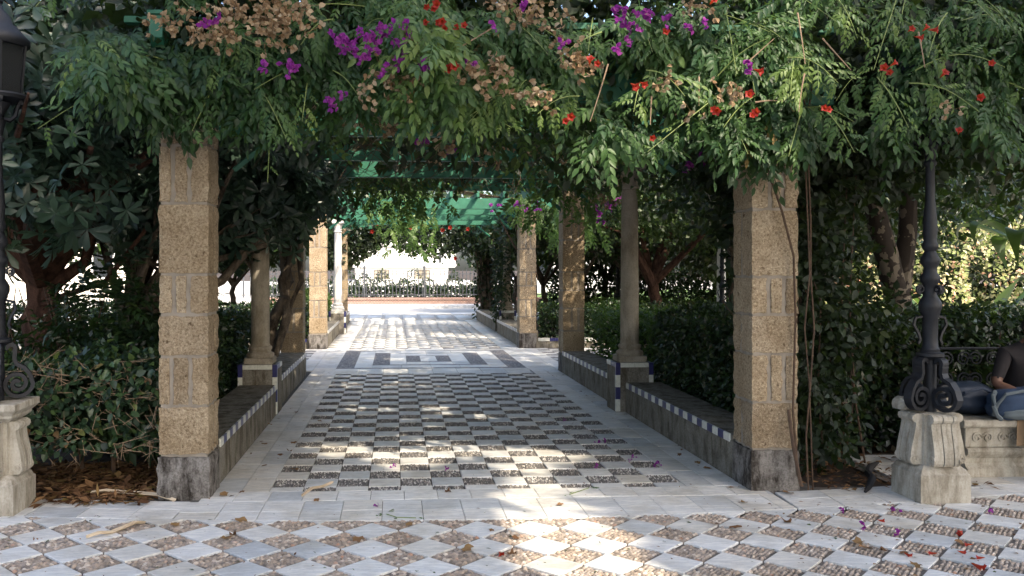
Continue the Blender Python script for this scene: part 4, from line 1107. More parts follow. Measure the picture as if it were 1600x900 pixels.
def foliage(name, parts, m, parent, smooth=False):
    V, T, Rn = join(parts) if isinstance(parts, list) else parts
    return tag(link(name, npmesh(name, V, T, m, Rn, smooth), parent), kind='stuff')
def crown_pts(ells, n, clump=0.45, per=26, shell=0.55):
    """clumped points in ellipsoids -> pos, outward"""
    vol = np.array([e[1][0] * e[1][1] * e[1][2] for e in ells]) ** 0.67; vol = vol / vol.sum()
    P, O = [], []
    for (c, r), w in zip(ells, vol):
        k = max(1, int(n * w / per)); d = unit(k); rad = (shell + (1 - shell) * rng.random(k)) ** 0.6
        cc = np.array(c) + d * rad[:, None] * np.array(r)
        p = np.repeat(cc, per, 0) + rng.normal(size=(k * per, 3)) * clump * 0.5 * np.array([1, 1, 0.7])
        P.append(p); O.append((p - np.array(c)) / np.array(r))
    P, O = np.concatenate(P), np.concatenate(O)
    return P, O / (np.linalg.norm(O, axis=1, keepdims=True) + 1e-6)
def leaves(pos, out, size, temps, up=0.5, spread=0.9, var=0.3, rnd=None, down=0.25):
    n = len(pos)
    d = out * 0.5 + unit(n) * spread - np.array([0, 0, down]); nn = out * 0.6 + np.array([0, 0, up]) + unit(n) * 0.55
    return scatter(temps, pos, frames(d, nn), size * (1 + var * (rng.random(n) - 0.5) * 2), rnd)
def whorls(pos, out, size, up=0.45, var=0.25):
    n = len(pos); z = out * 0.8 + np.array([0, -0.15, up]) + unit(n) * 0.45
    Rm = frames(unit(n), z); return scatter(T_ROS, pos, Rm, size * (1 + var * (rng.random(n) - 0.5) * 2), rng.random(n) * 0.96)
def limbs(mb, base, top, ends, r0, r1, wob=0.12, n=8, rs=None):
    """trunk from base to top, then limbs to ends"""
    base, top = Vector(base), Vector(top); r = rs or np.random.default_rng(3)
    pts, rad = [], []
    for i in range(n + 1):
        t = i / n; p = base.lerp(top, t); w = wob * math.sin(t * math.pi)
        pts.append(p + Vector((r.normal() * w * 0.4, r.normal() * w * 0.4, 0))); rad.append(r0 * (1.25 - 0.25 * min(1, t * 5)) * (1 - t) + r1 * t)
    mb.tube(pts, rad, 10)
    for e in ends:
        e = Vector(e); s = pts[-1 - int(r.integers(0, 2))]; m_ = s.lerp(e, 0.5) + Vector((r.normal(), r.normal(), abs(r.normal()) * 0.6)) * 0.14 * (e - s).length
        q = [s, s.lerp(m_, 0.5), m_, m_.lerp(e, 0.55), e]
        mb.tube(q, [r1 * 0.8, r1 * 0.66, r1 * 0.5, r1 * 0.34, r1 * 0.14], 7)
        for k in range(3):
            a = q[2 + k % 2]; b = a + Vector((r.normal(), r.normal(), 0.3 + r.random())) * 0.22 * (e - s).length
            mb.tube([a, a.lerp(b, 0.5) + Vector((r.normal(), r.normal(), r.normal())) * 0.05, b], [r1 * 0.3, r1 * 0.2, r1 * 0.06], 5)
def tree(name, label, base, top, ells, n, size, m, bark, temps=None, nl=2, r0=0.18, r1=0.1, kind='leaf', cat='tree', group=None, clump=0.5, seed=1, holes=None, per=26, extra=None, wob=0.12):
    root = thing(name, label, cat, (base[0], base[1], 0), 0, group); rs = np.random.default_rng(seed)
    inv = np.array([base[0], base[1], 0.0])
    mb = MB(); bl = (0, 0, base[2]); tl = tuple(np.array(top) - inv)
    limbs(mb, bl, tl, [tuple(np.array(e[0]) - inv + rs.normal(size=3) * 0.3 * np.array(e[1])) for e in ells for _ in range(nl)], r0, r1, wob, rs=rs)
    for e in (extra or []): mb.tube([tuple(np.array(p) - inv) for p in e[0]], e[1], 8)
    mb.obj('trunk', bark, root, True)
    P, O = crown_pts(ells, n, clump, per)
    if holes: k = carve(P, holes); P, O = P[k], O[k]
    parts = whorls(P - inv, O, size) if kind == 'rosette' else leaves(P - inv, O, size, temps or T_L2)
    foliage('crown', parts, m, root)
    return root
def hedge(label, x0, x1, y0, y1, z1, n, size, m, seed=0, temps=None, z0=0.05, cat='hedge', rough=0.07, faces='fltrb', name='hedge', fill=True, twigs=0):
    root = thing(name, label, cat, ((x0 + x1) / 2, (y0 + y1) / 2, 0)); c = np.array([(x0 + x1) / 2, (y0 + y1) / 2, 0])
    L = np.array([x1 - x0, y1 - y0, z1 - z0])
    ar = {'f': L[0] * L[2], 'b': L[0] * L[2] * 0.4, 'l': L[1] * L[2], 'r': L[1] * L[2], 't': L[0] * L[1]}
    tot = sum(ar[f] for f in faces); P, O = [], []
    for f in faces:
        k = int(n * ar[f] / tot); u, v = rng.random(k), rng.random(k); dpt = np.abs(rng.normal(size=k)) * 0.07
        if f == 'f': p = np.stack([x0 + u * L[0], y0 + dpt, z0 + v * L[2]], 1); o = (0, -1, 0)
        if f == 'b': p = np.stack([x0 + u * L[0], y1 - dpt, z0 + v * L[2]], 1); o = (0, 1, 0)
        if f == 'l': p = np.stack([x0 + dpt, y0 + u * L[1], z0 + v * L[2]], 1); o = (-1, 0, 0)
        if f == 'r': p = np.stack([x1 - dpt, y0 + u * L[1], z0 + v * L[2]], 1); o = (1, 0, 0)
        if f == 't': p = np.stack([x0 + u * L[0], y0 + v * L[1], z1 - dpt], 1); o = (0, 0, 1)
        o = np.array(o, float); p = p + o * (snoise(p, 3.2) * rough + np.abs(rng.normal(size=k))[:, None].repeat(1, 1)[:, 0] * 0.02)[:, None]
        P.append(p); O.append(np.repeat(o[None], k, 0))
    P, O = np.concatenate(P), np.concatenate(O)
    foliage('foliage', leaves(P - c, O, size, temps or T_L2, 0.5, 0.8), m, root)
    if fill:
        k = int(L[0] * L[1] * L[2] * 420) + 200
        p = np.stack([x0 + 0.1 + rng.random(k) * (L[0] - 0.2), y0 + 0.1 + rng.random(k) * (L[1] - 0.2), z0 + rng.random(k) * (L[2] - 0.1)], 1)
        foliage('inner_foliage', leaves(p - c, unit(k), 0.17, T_L2, 0.3, 1.0), M['leaf_shaded_dark'], root)
    mb = MB(); nb = max(3, int((L[0] + L[1]) * 2.5))
    for i in range(nb):
        bx, by = x0 + 0.15 + rng.random() * (L[0] - 0.3), y0 + 0.15 + rng.random() * (L[1] - 0.3)
        e = (bx + rng.normal() * 0.15, by + rng.normal() * 0.15, z1 * 0.9)
        mb.tube([(bx - c[0], by - c[1], -0.05), ((bx + e[0]) / 2 + rng.normal() * 0.05 - c[0], (by + e[1]) / 2 - c[1], z1 * 0.5), (e[0] - c[0], e[1] - c[1], e[2])], [0.022, 0.015, 0.005], 5)
    mb.obj('stems', M['stem'], root)
    if twigs:
        mb = MB()
        for i in range(twigs):
            p = Vector((x0 + rng.random() * L[0], y0 - 0.03 - 0.06 * rng.random(), z0 + rng.random() * L[2])) - Vector(c); e = p + Vector((rng.normal() * 0.12, -0.05 * rng.random(), rng.normal() * 0.09))
            mb.tube([p + Vector((0, 0.12, -0.03)), p, e], [0.0035, 0.003, 0.0014], 4)
            for q_ in range(2): mb.tube([p.lerp(e, 0.4 + 0.3 * q_), e + Vector((rng.normal() * 0.05, 0, rng.normal() * 0.05))], [0.002, 0.001], 3)
        tag(mb.obj('bare_twigs', M['stem_pale'], root), kind='stuff')
    return root

# --- front vines -------------------------------------------------------------------------------
prof_px = [(120, 110), (165, 135), (200, 150), (240, 165), (300, 135), (335, 112), (350, 125), (385, 185), (430, 205), (450, 125), (500, 120), (540, 160), (600, 165), (660, 180), (720, 200), (800, 215), (860, 210), (930, 235), (1000, 225), (1060, 215), (1130, 235), (1180, 245), (1250, 235), (1330, 230), (1400, 235), (1450, 215), (1530, 220), (1600, 235), (1700, 250)]
prof = np.array([A(px, py, 6.15) for px, py in prof_px])
zlow = lambda X: np.interp(X, prof[:, 0], prof[:, 1])
def facade(n, y0, thick, lo, hi, x0=-2.1, x1=6.6, bulge=0.42, thr=-0.22, freq=2.6):
    X = x0 + rng.random(n) * (x1 - x0); zl = zlow(X) + lo
    zt = hi + 0.0 * X; Z = zl + rng.random(n) ** 0.95 * (zt - zl)
    P = np.stack([X, np.full(n, 6.0), Z], 1); b = snoise(P, freq)
    keep = (b > thr + 0.32 * np.clip((X + 0.2) / 1.2, 0, 1) + rng.normal(size=n) * 0.22) & ~((X < -1.75) & (Z > 3.4))
    P[:, 1] = y0 - b * bulge - 0.10 * np.clip(3.6 - Z, 0, 1) + rng.random(n) * thick
    return P[keep], b[keep]
tv = thing('trumpet_vine', 'trumpet vine with feathery leaves and orange-red blossoms draped over the pergola front', 'vine', (3.1, 6.85, 0))
tv0 = np.array([3.1, 6.85, 0])
P, b = facade(6200, 6.22, 0.30, 0.0, 4.25)
for cx_, cy_, sx, sy, n in [(225, 120, 60, 36, 120), (280, 100, 60, 30, 130), (262, 170, 22, 22, 30), (370, 120, 50, 40, 130), (410, 165, 34, 34, 60), (340, 80, 60, 24, 90), (1195, 150, 50, 36, 90), (1195, 200, 50, 30, 80), (1245, 190, 40, 36, 60), (1150, 190, 34, 30, 45), (1190, 60, 60, 40, 110), (1020, 40, 70, 30, 110), (800, 40, 70, 30, 70), (700, 60, 50, 40, 60), (1455, 40, 50, 40, 80), (1440, 130, 50, 50, 90), (1480, 80, 50, 40, 60), (1400, 190, 40, 24, 30), (480, 60, 60, 36, 120), (540, 110, 44, 40, 70), (430, 90, 40, 30, 60)]:
    q = np.array([(*A(cx_ + rng.normal() * sx * 0.6, cy_ + rng.normal() * sy * 0.6, 6.1), 0) for _ in range(n)])[:, [0, 2, 1]]; q[:, 1] = 6.0 + rng.random(n) * 0.3
    P = np.concatenate([P, q]); b = np.concatenate([b, rng.normal(size=n) * 0.4])
kk = carve(P, [(c_, r_ * 0.75) for c_, r_ in ROOF_HOLES]); P, b = P[kk], b[kk]
n = len(P)
d = np.stack([rng.normal(size=n) * 0.75, -0.55 - 0.3 * rng.random(n), -0.25 - 0.6 * rng.random(n)], 1)
nn = np.stack([rng.normal(size=n) * 0.35, -0.65 + rng.normal(size=n) * 0.25, 0.75 + rng.normal(size=n) * 0.25], 1)
rn = np.clip(0.33 + 0.26 * b + 0.18 * snoise(P + 7.0, 1.1) + rng.normal(size=n) * 0.2, 0, 0.96); rn[rng.random(n) < 0.004] = 1.0
parts = [scatter(T_PIN, P - tv0, frames(d, nn), 0.228 * (0.65 + 0.6 * rng.random(n)), rn)]
# long shoots with paired leaves
sh_pale = True
def shoot(p0, p1, sag, m_=None, leafn=9, size=0.17, r=0.0045, bright=0.8, skip=0.0):
    p0, p1 = Vector(p0), Vector(p1); pts = []
    for i in range(9):
        t = i / 8; p = p0.lerp(p1, t); p.z += sag * math.sin(t * math.pi); pts.append(p)
    (MB()).tube([tuple(np.array(p) - tv0) for p in pts], [r * (1.2 - 0.7 * i / 8) for i in range(9)], 5).obj('dry_stem' if m_ else 'green_shoot', M['stem_pale' if m_ else 'stem_green'], tv, True)
    PP, DD, NN = [], [], []
    for i in range(leafn):
        t = skip + (1 - skip) * (i + 0.6) / leafn; q = p0.lerp(p1, t); q.z += sag * math.sin(t * math.pi); ax = (p1 - p0).normalized()
        lat = ax.cross(Vector((0, -1, 0.2))).normalized()
        for s in (-1, 1):
            dv_ = lat * s * 0.9 + ax * 0.5 + Vector((0, -0.25, -0.3)) + Vector(rng.normal(size=3) * 0.15)
            PP.append(np.array(q) - tv0); DD.append(dv_[:]); NN.append((rng.normal() * 0.2, -0.7, 0.7))
    PP, DD, NN = np.array(PP), np.array(DD), np.array(NN)
    sz = size * (0.5 + 0.6 * np.sin(np.linspace(0.5, 2.9, len(PP)))) 
    if leafn: parts.append(scatter(T_PIN, PP, frames(DD, NN), sz, np.clip(bright + rng.normal(size=len(PP)) * 0.1, 0, 0.96)))
def sp(px, py, Y): x_, z_ = A(px, py, Y); return (x_, Y, z_)
for a, b_, sg, ln, sz, br in [((400, 130, 6.0), (445, 212, 5.8), 0.03, 6, 0.16, 0.6), ((350, 110, 6.0), (300, 205, 5.85), 0.02, 6, 0.16, 0.55), ((260, 95, 6.0), (172, 120, 5.8), 0.08, 6, 0.17, 0.6),
        ((190, 110, 6.0), (175, 160, 5.9), 0.02, 4, 0.15, 0.5), ((520, 110, 5.95), (560, 150, 5.8), 0.03, 5, 0.16, 0.5), ((700, 110, 5.95), (712, 180, 5.9), 0.0, 6, 0.13, 0.75), ((660, 125, 5.9), (692, 178, 5.85), 0.02, 4, 0.07, 0.85),
        ((940, 50, 5.9), (866, 98, 5.7), 0.03, 4, 0.1, 0.7), ((905, 150, 5.9), (840, 178, 5.75), 0.04, 6, 0.15, 0.9), ((1010, 110, 5.85), (1070, 150, 5.7), 0.05, 6, 0.19, 0.8), ((1000, 130, 5.85), (990, 175, 5.7), 0.02, 4, 0.14, 0.8),
        ((1120, 150, 5.9), (1012, 237, 5.75), 0.0, 6, 0.10, 0.88), ((1135, 20, 5.9), (1150, 110, 5.8), 0.0, 5, 0.12, 0.7), ((1310, 0, 5.85), (1340, 60, 5.75), 0.03, 5, 0.15, 0.85), ((1230, 90, 5.8), (1310, 130, 5.65), 0.06, 6, 0.17, 0.92),
        ((1240, 95, 5.8), (1235, 150, 5.65), 0.03, 5, 0.16, 0.9), ((1400, 0, 5.8), (1365, 110, 5.7), 0.0, 6, 0.14, 0.8), ((1370, 120, 5.8), (1420, 200, 5.65), 0.03, 7, 0.15, 0.8), ((1280, 165, 5.8), (1335, 238, 5.65), 0.04, 5, 0.12, 0.75),
        ((1430, 110, 5.85), (1570, 105, 5.65), 0.10, 6, 0.12, 0.7), ((1420, 130, 5.8), (1530, 175, 5.65), 0.06, 6, 0.13, 0.72), ((1250, 180, 5.9), (1232, 245, 5.8), 0.0, 4, 0.13, 0.7), ((1120, 120, 5.9), (1200, 60, 5.75), 0.04, 5, 0.14, 0.6),
        ((745, 165, 5.95), (800, 150, 5.8), 0.03, 5, 0.11, 0.95), ((760, 190, 6.0), (800, 200, 5.85), 0.02, 3, 0.1, 0.9), ((425, 150, 6.1), (418, 285, 6.0), 0.0, 2, 0.07, 0.8), ((480, 130, 5.95), (472, 190, 5.85), 0.0, 3, 0.13, 0.85), ((560, 60, 5.95), (600, 30, 5.8), 0.05, 5, 0.17, 0.5),
        ((520, 30, 5.95), (470, 70, 5.8), 0.05, 5, 0.18, 0.5), ((1480, 20, 5.85), (1450, 90, 5.7), 0.05, 5, 0.15, 0.55), ((1180, 150, 5.9), (1130, 200, 5.75), 0.03, 4, 0.13, 0.7)]:
    shoot(sp(*a), sp(*b_), sg, None, ln, sz, 0.004, br)
for i in range(70):
    X = -2.2 + rng.random() * 8.6; z0_ = zlow(X) + 0.15 + rng.random() * 1.2
    shoot((X, 6.1, z0_), (X + rng.normal() * 0.28, 5.75 + rng.random() * 0.15, z0_ - 0.1 - 0.3 * rng.random()), 0.06 * rng.random(), None, 5, 0.16, 0.0035, 0.45 + 0.3 * rng.random())
for a, b_ in [((950, 100, 5.75), (922, 190, 5.7)), ((1092, 120, 5.8), (1092, 165, 5.75)), ((1246, 20, 5.7), (1258, 100, 5.6)), ((1257, 115, 5.65), (1248, 175, 5.6)), ((1285, 60, 5.75), (1330, 110, 5.65)), ((1435, 50, 5.7), (1445, 105, 5.6)), ((1165, 100, 5.75), (1210, 60, 5.7)), ((775, 40, 5.8), (670, 100, 5.75)), ((1180, 160, 5.75), (1225, 158, 5.7)), ((1018, 150, 5.75), (1016, 195, 5.7))]:
    shoot(sp(*a), sp(*b_), rng.normal() * 0.01, sh_pale, 0, 0.1, 0.005)
foliage('foliage', parts, M['leaf_trumpet'], tv)
ts = MB()
for i in range(2):
    x = 3.12 + i * 0.06 + rng.normal() * 0.01; pts = [(x, 6.42 + 0.03 * i, -0.03)]
    for k in range(1, 9): pts.append((x - 0.02 * k * (i % 2) + rng.normal() * 0.02, 6.42 - 0.01 * k + rng.normal() * 0.02, k * 0.41))
    ts.tube([tuple(np.array(p) - tv0) for p in pts], [0.007 - 0.001 * i] * 9, 6)
ts.tube([tuple(np.array(sp(*p)) - tv0) for p in ((1196, 255, 6.35), (1222, 330, 6.35), (1240, 400, 6.36), (1243, 500, 6.37), (1239, 640, 6.38), (1247, 745, 6.3))], 0.009, 6)
ts.tube([tuple(np.array(sp(*p)) - tv0) for p in ((1232, 640, 6.35), (1240, 700, 6.28), (1252, 760, 6.22))], 0.013, 6)
ts.obj('stem', M['stem'], tv, True)
# blossoms
def blossom_mesh():
    k = 10; V, T = [(0, 0, 0)], []
    prof_ = [(0.012, 0.0045), (0.035, 0.009), (0.055, 0.014), (0.066, 0.020)]
    for x_, r_ in prof_:
        for j in range(k): a = 2 * math.pi * j / k; V.append((x_, r_ * math.cos(a), r_ * math.sin(a)))
    for j in range(k):
        a = 2 * math.pi * j / k; lob = 0.037 if j % 2 == 0 else 0.026; V.append((0.068 + (0.0 if j % 2 else 0.004), lob * math.cos(a), lob * math.sin(a)))
    for j in range(k): T.append((0, 1 + (j + 1) % k, 1 + j))
    for L in range(4):
        for j in range(k):
            a, b2 = 1 + L * k + j, 1 + L * k + (j + 1) % k; T += [(a, b2, b2 + k), (a, b2 + k, a + k)]
    V = np.array(V); return V, np.array(T), V[:, 0] / 0.072
bv, bt, br_ = blossom_mesh()
blossom_me = npmesh('blossom', bv, bt, M['blossom'], br_, True)
def facing(dv_):
    return Vector(dv_).to_track_quat('X', 'Z').to_euler()
def place_on_front(px, py, Y=5.78): x_, z_ = A(px, py, Y); return Vector((x_, Y, z_))
bl_px = [(664, 6), (676, 9), (687, 8), (672, 34), (684, 36), (691, 31), (698, 43), (719, 47), (728, 44), (686, 102), (699, 105), (709, 103), (921, 103), (936, 100), (984, 130), (999, 128), (994, 136), (1113, 172), (1122, 170), (1162, 146), (1172, 152), (1428, 57), (1440, 50), (1449, 47), (1418, 50), (1389, 104), (1392, 117), (1384, 110), (1547, 102), (1497, 211), (1290, 170), (1288, 174), (1175, 184), (1184, 176), (1468, 122), (1525, 150), (1017, 212), (1108, 8), (885, 188), (893, 182), (1040, 50), (1176, 108)]
for px, py in bl_px:
    p = place_on_front(px, py, 5.5 + rng.random() * 0.1)
    link('blossom', blossom_me, tv, tuple(np.array(p) - tv0), facing((rng.normal() * 0.5, -0.8, -0.1 + rng.normal() * 0.35)), 0.68 + 0.25 * rng.random())

bv0 = np.array([0.6, 6.9, 0]); bg_ = thing('bougainvillea', 'bougainvillea with magenta and dried tan bracts tangled over the pergola beams', 'vine', tuple(bv0))
P, b = facade(9000, 6.42, 0.5, 0.05, 4.3, -2.0, 6.8, 0.2, -2.0); P = P[carve(P, ROOF_HOLES)]
O = np.repeat(np.array([[0, -0.8, 0.3]]), len(P), 0)
parts = [leaves(P - bv0, O, 0.085, T_OV, 0.5, 0.8)]
# inner curtain on the right half and over the beams
def curtain(n, px0, px1, pyt, pyb, y0, y1, size, temps=T_OV, k=1.6):
    px = px0 + rng.random(n) * (px1 - px0); Y = y0 + rng.random(n) * (y1 - y0)
    t = rng.random(n); py = pyt + (pyb - pyt) * t
    Q = np.array([(*A(a, c, yy), yy) for a, c, yy in zip(px, py, Y)])[:, [0, 2, 1]]
    kk = snoise(Q, k) > -0.2 + 1.3 * (t - 0.55) + rng.normal(size=n) * 0.2
    return Q[kk]
for args in [(2600, 690, 1010, 150, 300, 7.2, 9.5, 0.09), (2000, 840, 1160, 180, 300, 8.5, 12.5, 0.09), (700, 560, 860, 240, 306, 12.2, 14.4, 0.10), (500, 500, 640, 235, 325, 12.8, 14.5, 0.10)]:
    Q = curtain(*args); parts.append(leaves(Q - bv0, np.repeat(np.array([[0, -0.5, -0.1]]), len(Q), 0), args[7], T_OV, 0.4, 0.8, down=0.6))
foliage('foliage', parts, M['leaf_boug'], bg_)
# leaf layer behind the front sprays, depth shade put into its colour
n = 9500
P = np.stack([-1.8 + rng.random(n) * 8.4, 5.98 + rng.random(n) * 1.1, 3.2 + rng.random(n) * 1.4], 1)
P = P[carve(P, ROOF_HOLES)]; n = len(P)
foliage('back_foliage', leaves(P - bv0, unit(n), 0.12, T_L2, 0.5, 0.9), M['leaf_shaded_dark'], bg_)
# dense roof layer
n = 16000
P = np.stack([-2.3 + rng.random(n) * 5.9, 6.25 + rng.random(n) * 8.5, 3.2 + rng.random(n) ** 1.3 * 0.75], 1)
P[:, 2] += 0.12 * snoise(P, 1.2); k = carve(P, ROOF_HOLES); P = P[k]
foliage('roof_foliage', leaves(P - bv0, unit(len(P)), 0.165, T_L2, 0.9, 0.7), M['leaf_shaded_dark'], bg_)
# hanging skirts and pinnate sprays inside
parts = []
for args in [(210, 540, 700, 255, 325, 12.5, 14.6, 0.26), (260, 800, 1000, 220, 330, 10.0, 14.0, 0.24), (240, 480, 900, 150, 215, 7.0, 8.5, 0.2)]:
    Q = curtain(*args); n = len(Q)
    parts.append(scatter(T_PIN, Q - bv0, frames(np.stack([rng.normal(size=n) * 0.5, rng.normal(size=n) * 0.5, -0.9 - rng.random(n) * 0.3], 1), np.stack([rng.normal(size=n), -0.8 + rng.normal(size=n) * 0.4, 0.3 + 0 * rng.random(n)], 1)), args[7] * (0.7 + 0.6 * rng.random(n))))
foliage('hanging_sprays', parts, M['leaf_trumpet'], bg_)
tw = MB()
for i in range(150):
    x = -1.4 + rng.random() * 4.2; y = 6.6 + rng.random() * 7.2; z = 3.25
    e = Vector((x + rng.normal() * 0.55, y + rng.normal() * 0.4, z - 0.25 - rng.random() * 0.45)); s = Vector((x, y, z))
    tw.tube([s - Vector(bv0), s.lerp(e, 0.5) + Vector((rng.normal() * 0.08, 0, -0.05)) - Vector(bv0), e - Vector(bv0)], [0.006, 0.0045, 0.002], 4)
for i in range(26):
    x = -1.9 + rng.random() * 4.9; y = 6.3 + rng.random() * 6; e = (x + rng.normal() * 1.2, y + 1.5 + rng.random() * 2, 3.2 + rng.random() * 0.3)
    tw.tube([(x - bv0[0], y - bv0[1], 3.3), ((x + e[0]) / 2 - bv0[0] + rng.normal() * 0.2, (y + e[1]) / 2 - bv0[1], 3.12), (e[0] - bv0[0], e[1] - bv0[1], e[2])], [0.014, 0.012, 0.008], 5)
for x, y, tx, ty in ((-1.84, 7.15, -1.7, 6.7), (3.13, 7.12, 2.9, 6.8)):
    pts = [(x - bv0[0] + rng.normal() * 0.04, y - bv0[1] + rng.normal() * 0.04, z) for z in (-0.03, 0.5, 1.0, 1.6, 2.2)] + [((x + tx) / 2 - bv0[0], (y + ty) / 2 - bv0[1], 2.7), (tx - bv0[0], ty - bv0[1], 3.2)]
    tw.tube(pts, [0.04, 0.036, 0.034, 0.03, 0.028, 0.026, 0.02], 8)
tw.obj('stem', M['stem'], bg_, True)
def bract_cluster(seed, nfl, mname, spread):
    r = np.random.default_rng(seed); it = []
    for f in range(nfl):
        c = r.normal(size=3) * spread; ax = np.array([0, -0.8, -0.3]) + r.normal(size=3) * 0.6
        for j in range(3):
            d_ = np.cross(ax, r.normal(size=3)); d_ = d_ / np.linalg.norm(d_) * 0.8 + ax * 0.6
            it.append((leaf8(0.040, 0.034, 0.10, 0.2), frames(d_[None], (ax * -1.0 + r.normal(size=3) * 0.3)[None])[0], c))
    k = len(it); cs = [q[2] for q in it[::3]]
    for c in cs:                                                        # short stalks that tie the flowers together
        it.append(((np.array([(0, 0, 0), (0.002, 0.0, 0.002), c + 0.001, c - 0.001]), np.array([(0, 1, 2), (0, 2, 3)])), np.eye(3), (0, 0, 0)))
    V, T = compound(it)
    return npmesh('bract_cluster', V, T, M[mname], np.concatenate([np.repeat(r.random(k), 8), np.zeros(4 * len(cs))]))
pk = [bract_cluster(i, 4 + i % 3, 'bract_pink', 0.020) for i in range(5)]
tn = [bract_cluster(30 + i, 4 + i % 3, 'bract_tan', 0.042) for i in range(5)]
pink_px = [(523, 62), (535, 55), (546, 64), (560, 50), (566, 59), (578, 54), (590, 44), (600, 53), (607, 49), (598, 42), (628, 40), (640, 45), (647, 53), (549, 66), (530, 75), (543, 74), (555, 77), (580, 79), (616, 68), (625, 77), (628, 88), (634, 95), (628, 97), (652, 91), (662, 96), (655, 106), (620, 104), (667, 107), (595, 116), (588, 66), (574, 60), (454, 98), (463, 104), (458, 110), (411, 99), (318, 40), (334, 33), (345, 28), (510, 157), (521, 166), (534, 148), (742, 98), (821, 12), (960, 15), (966, 17), (993, 23), (1008, 18), (1014, 24), (972, 36), (982, 45), (997, 47), (1043, 28), (1079, 38), (1098, 36), (877, 68), (980, 67), (965, 77), (1173, 108), (1094, 243), (1074, 262), (916, 252), (663, 218), (712, 232), (770, 40), (560, 92), (572, 88)]
for i, (px, py) in enumerate(pink_px):
    Y = 5.42 + rng.random() * 0.12 if py < 170 else 8.5
    p = place_on_front(px, py, Y); link('bract_cluster', pk[i % 5], bg_, tuple(np.array(p) - bv0), tuple(rng.normal(size=3) * 0.7), (0.78 + 0.3 * rng.random()) * Y / 5.8)
for i, (px, py, Y) in enumerate([(922, 316, 14.2), (930, 322, 14.2), (938, 330, 14.3), (925, 335, 14.3), (948, 318, 14.2), (960, 312, 14.2), (968, 310, 14.2), (943, 345, 14.5), (962, 318, 14.3), (955, 325, 14.3), (806, 318, 17.6), (815, 322, 17.6), (822, 330, 17.6), (832, 316, 17.6), (838, 326, 17.6), (780, 322, 17.8), (768, 320, 17.8)]):
    p = place_on_front(px, py, Y); link('bract_cluster', pk[i % 5], bg_, tuple(np.array(p) - bv0), tuple(rng.normal(size=3) * 0.7), 1.6)
tan_c = [(395, 30, 70, 24, 44), (440, 25, 22, 14, 10), (330, 55, 40, 10, 12), (262, 35, 20, 10, 5), (625, 130, 44, 22, 16), (772, 105, 28, 22, 13), (760, 130, 30, 14, 5), (560, 190, 50, 8, 6), (610, 188, 20, 12, 8), (680, 190, 40, 10, 5), (880, 70, 26, 22, 6), (850, 25, 30, 14, 7), (845, 150, 16, 16, 6), (905, 95, 16, 10, 5), (780, 10, 40, 10, 7), (1040, 130, 20, 12, 3), (1110, 180, 22, 12, 5), (1150, 150, 20, 20, 4), (1500, 180, 30, 16, 6), (1090, 12, 30, 10, 4), (700, 218, 30, 18, 4)]
for cx_, cy_, sx, sy, n in tan_c:
    for i in range(n):
        px, py = cx_ + rng.normal() * sx * 0.7, cy_ + rng.normal() * sy * 0.7
        Y = 5.55 + rng.random() * 0.16 if py < 175 else 7.6
        p = place_on_front(px, py, Y); link('bract_cluster', tn[(i * 3 + int(cx_)) % 5], bg_, tuple(np.array(p) - bv0), tuple(rng.normal(size=3) * 0.8), (0.8 + 0.35 * rng.random()) * Y / 5.8)
for cx_, cy_, sx, sy, n, Y in [(930, 250, 60, 30, 16, 9.2), (870, 240, 50, 30, 10, 9.2), (970, 275, 30, 16, 8, 9.6), (940, 300, 30, 20, 8, 10.5), (760, 240, 60, 22, 8, 9.0), (910, 318, 30, 14, 6, 13.0)]:
    for i in range(n):
        p = place_on_front(cx_ + rng.normal() * sx * 0.6, cy_ + rng.normal() * sy * 0.6, Y + rng.normal() * 0.3)
        link('bract_cluster', tn[i % 5], bg_, tuple(np.array(p) - bv0), tuple(rng.normal(size=3) * 0.8), 0.75 + 0.3 * rng.random())

# --- trees and shrubs ---------------------------------------------------------------------------
tree('evergreen_tree', 'evergreen tree with reddish trunk and whorled glossy leaves behind the left lamp', (-3.82, 9.6, -0.05), (-3.78, 9.5, 1.75),
     [((-4.3, 8.6, 4.3), (2.3, 1.5, 1.5)), ((-3.35, 7.15, 3.75), (1.25, 0.55, 0.7)), ((-2.85, 6.95, 2.4), (0.78, 0.36, 0.62)), ((-3.0, 6.9, 3.3), (0.8, 0.3, 0.5)), ((-2.75, 7.4, 3.2), (0.9, 0.5, 0.55)), ((-5.6, 9.2, 3.0), (1.4, 1.2, 1.3)), ((-3.0, 9.6, 3.6), (1.5, 1.3, 0.9))],
     5200, 0.15, M['leaf_rosette'], M['bark_red'], r0=0.21, r1=0.15, kind='rosette', clump=0.42, per=9, seed=4,
     extra=[([(-3.95, 9.5, 1.1), (-3.6, 9.45, 1.55), (-3.3, 9.4, 1.75), (-3.15, 9.3, 2.2)], [0.09, 0.075, 0.06, 0.05]), ([(-3.9, 9.45, 1.25), (-3.5, 9.4, 1.4), (-3.05, 9.3, 1.55), (-2.6, 9.2, 2.1)], [0.05, 0.035, 0.03, 0.02])])
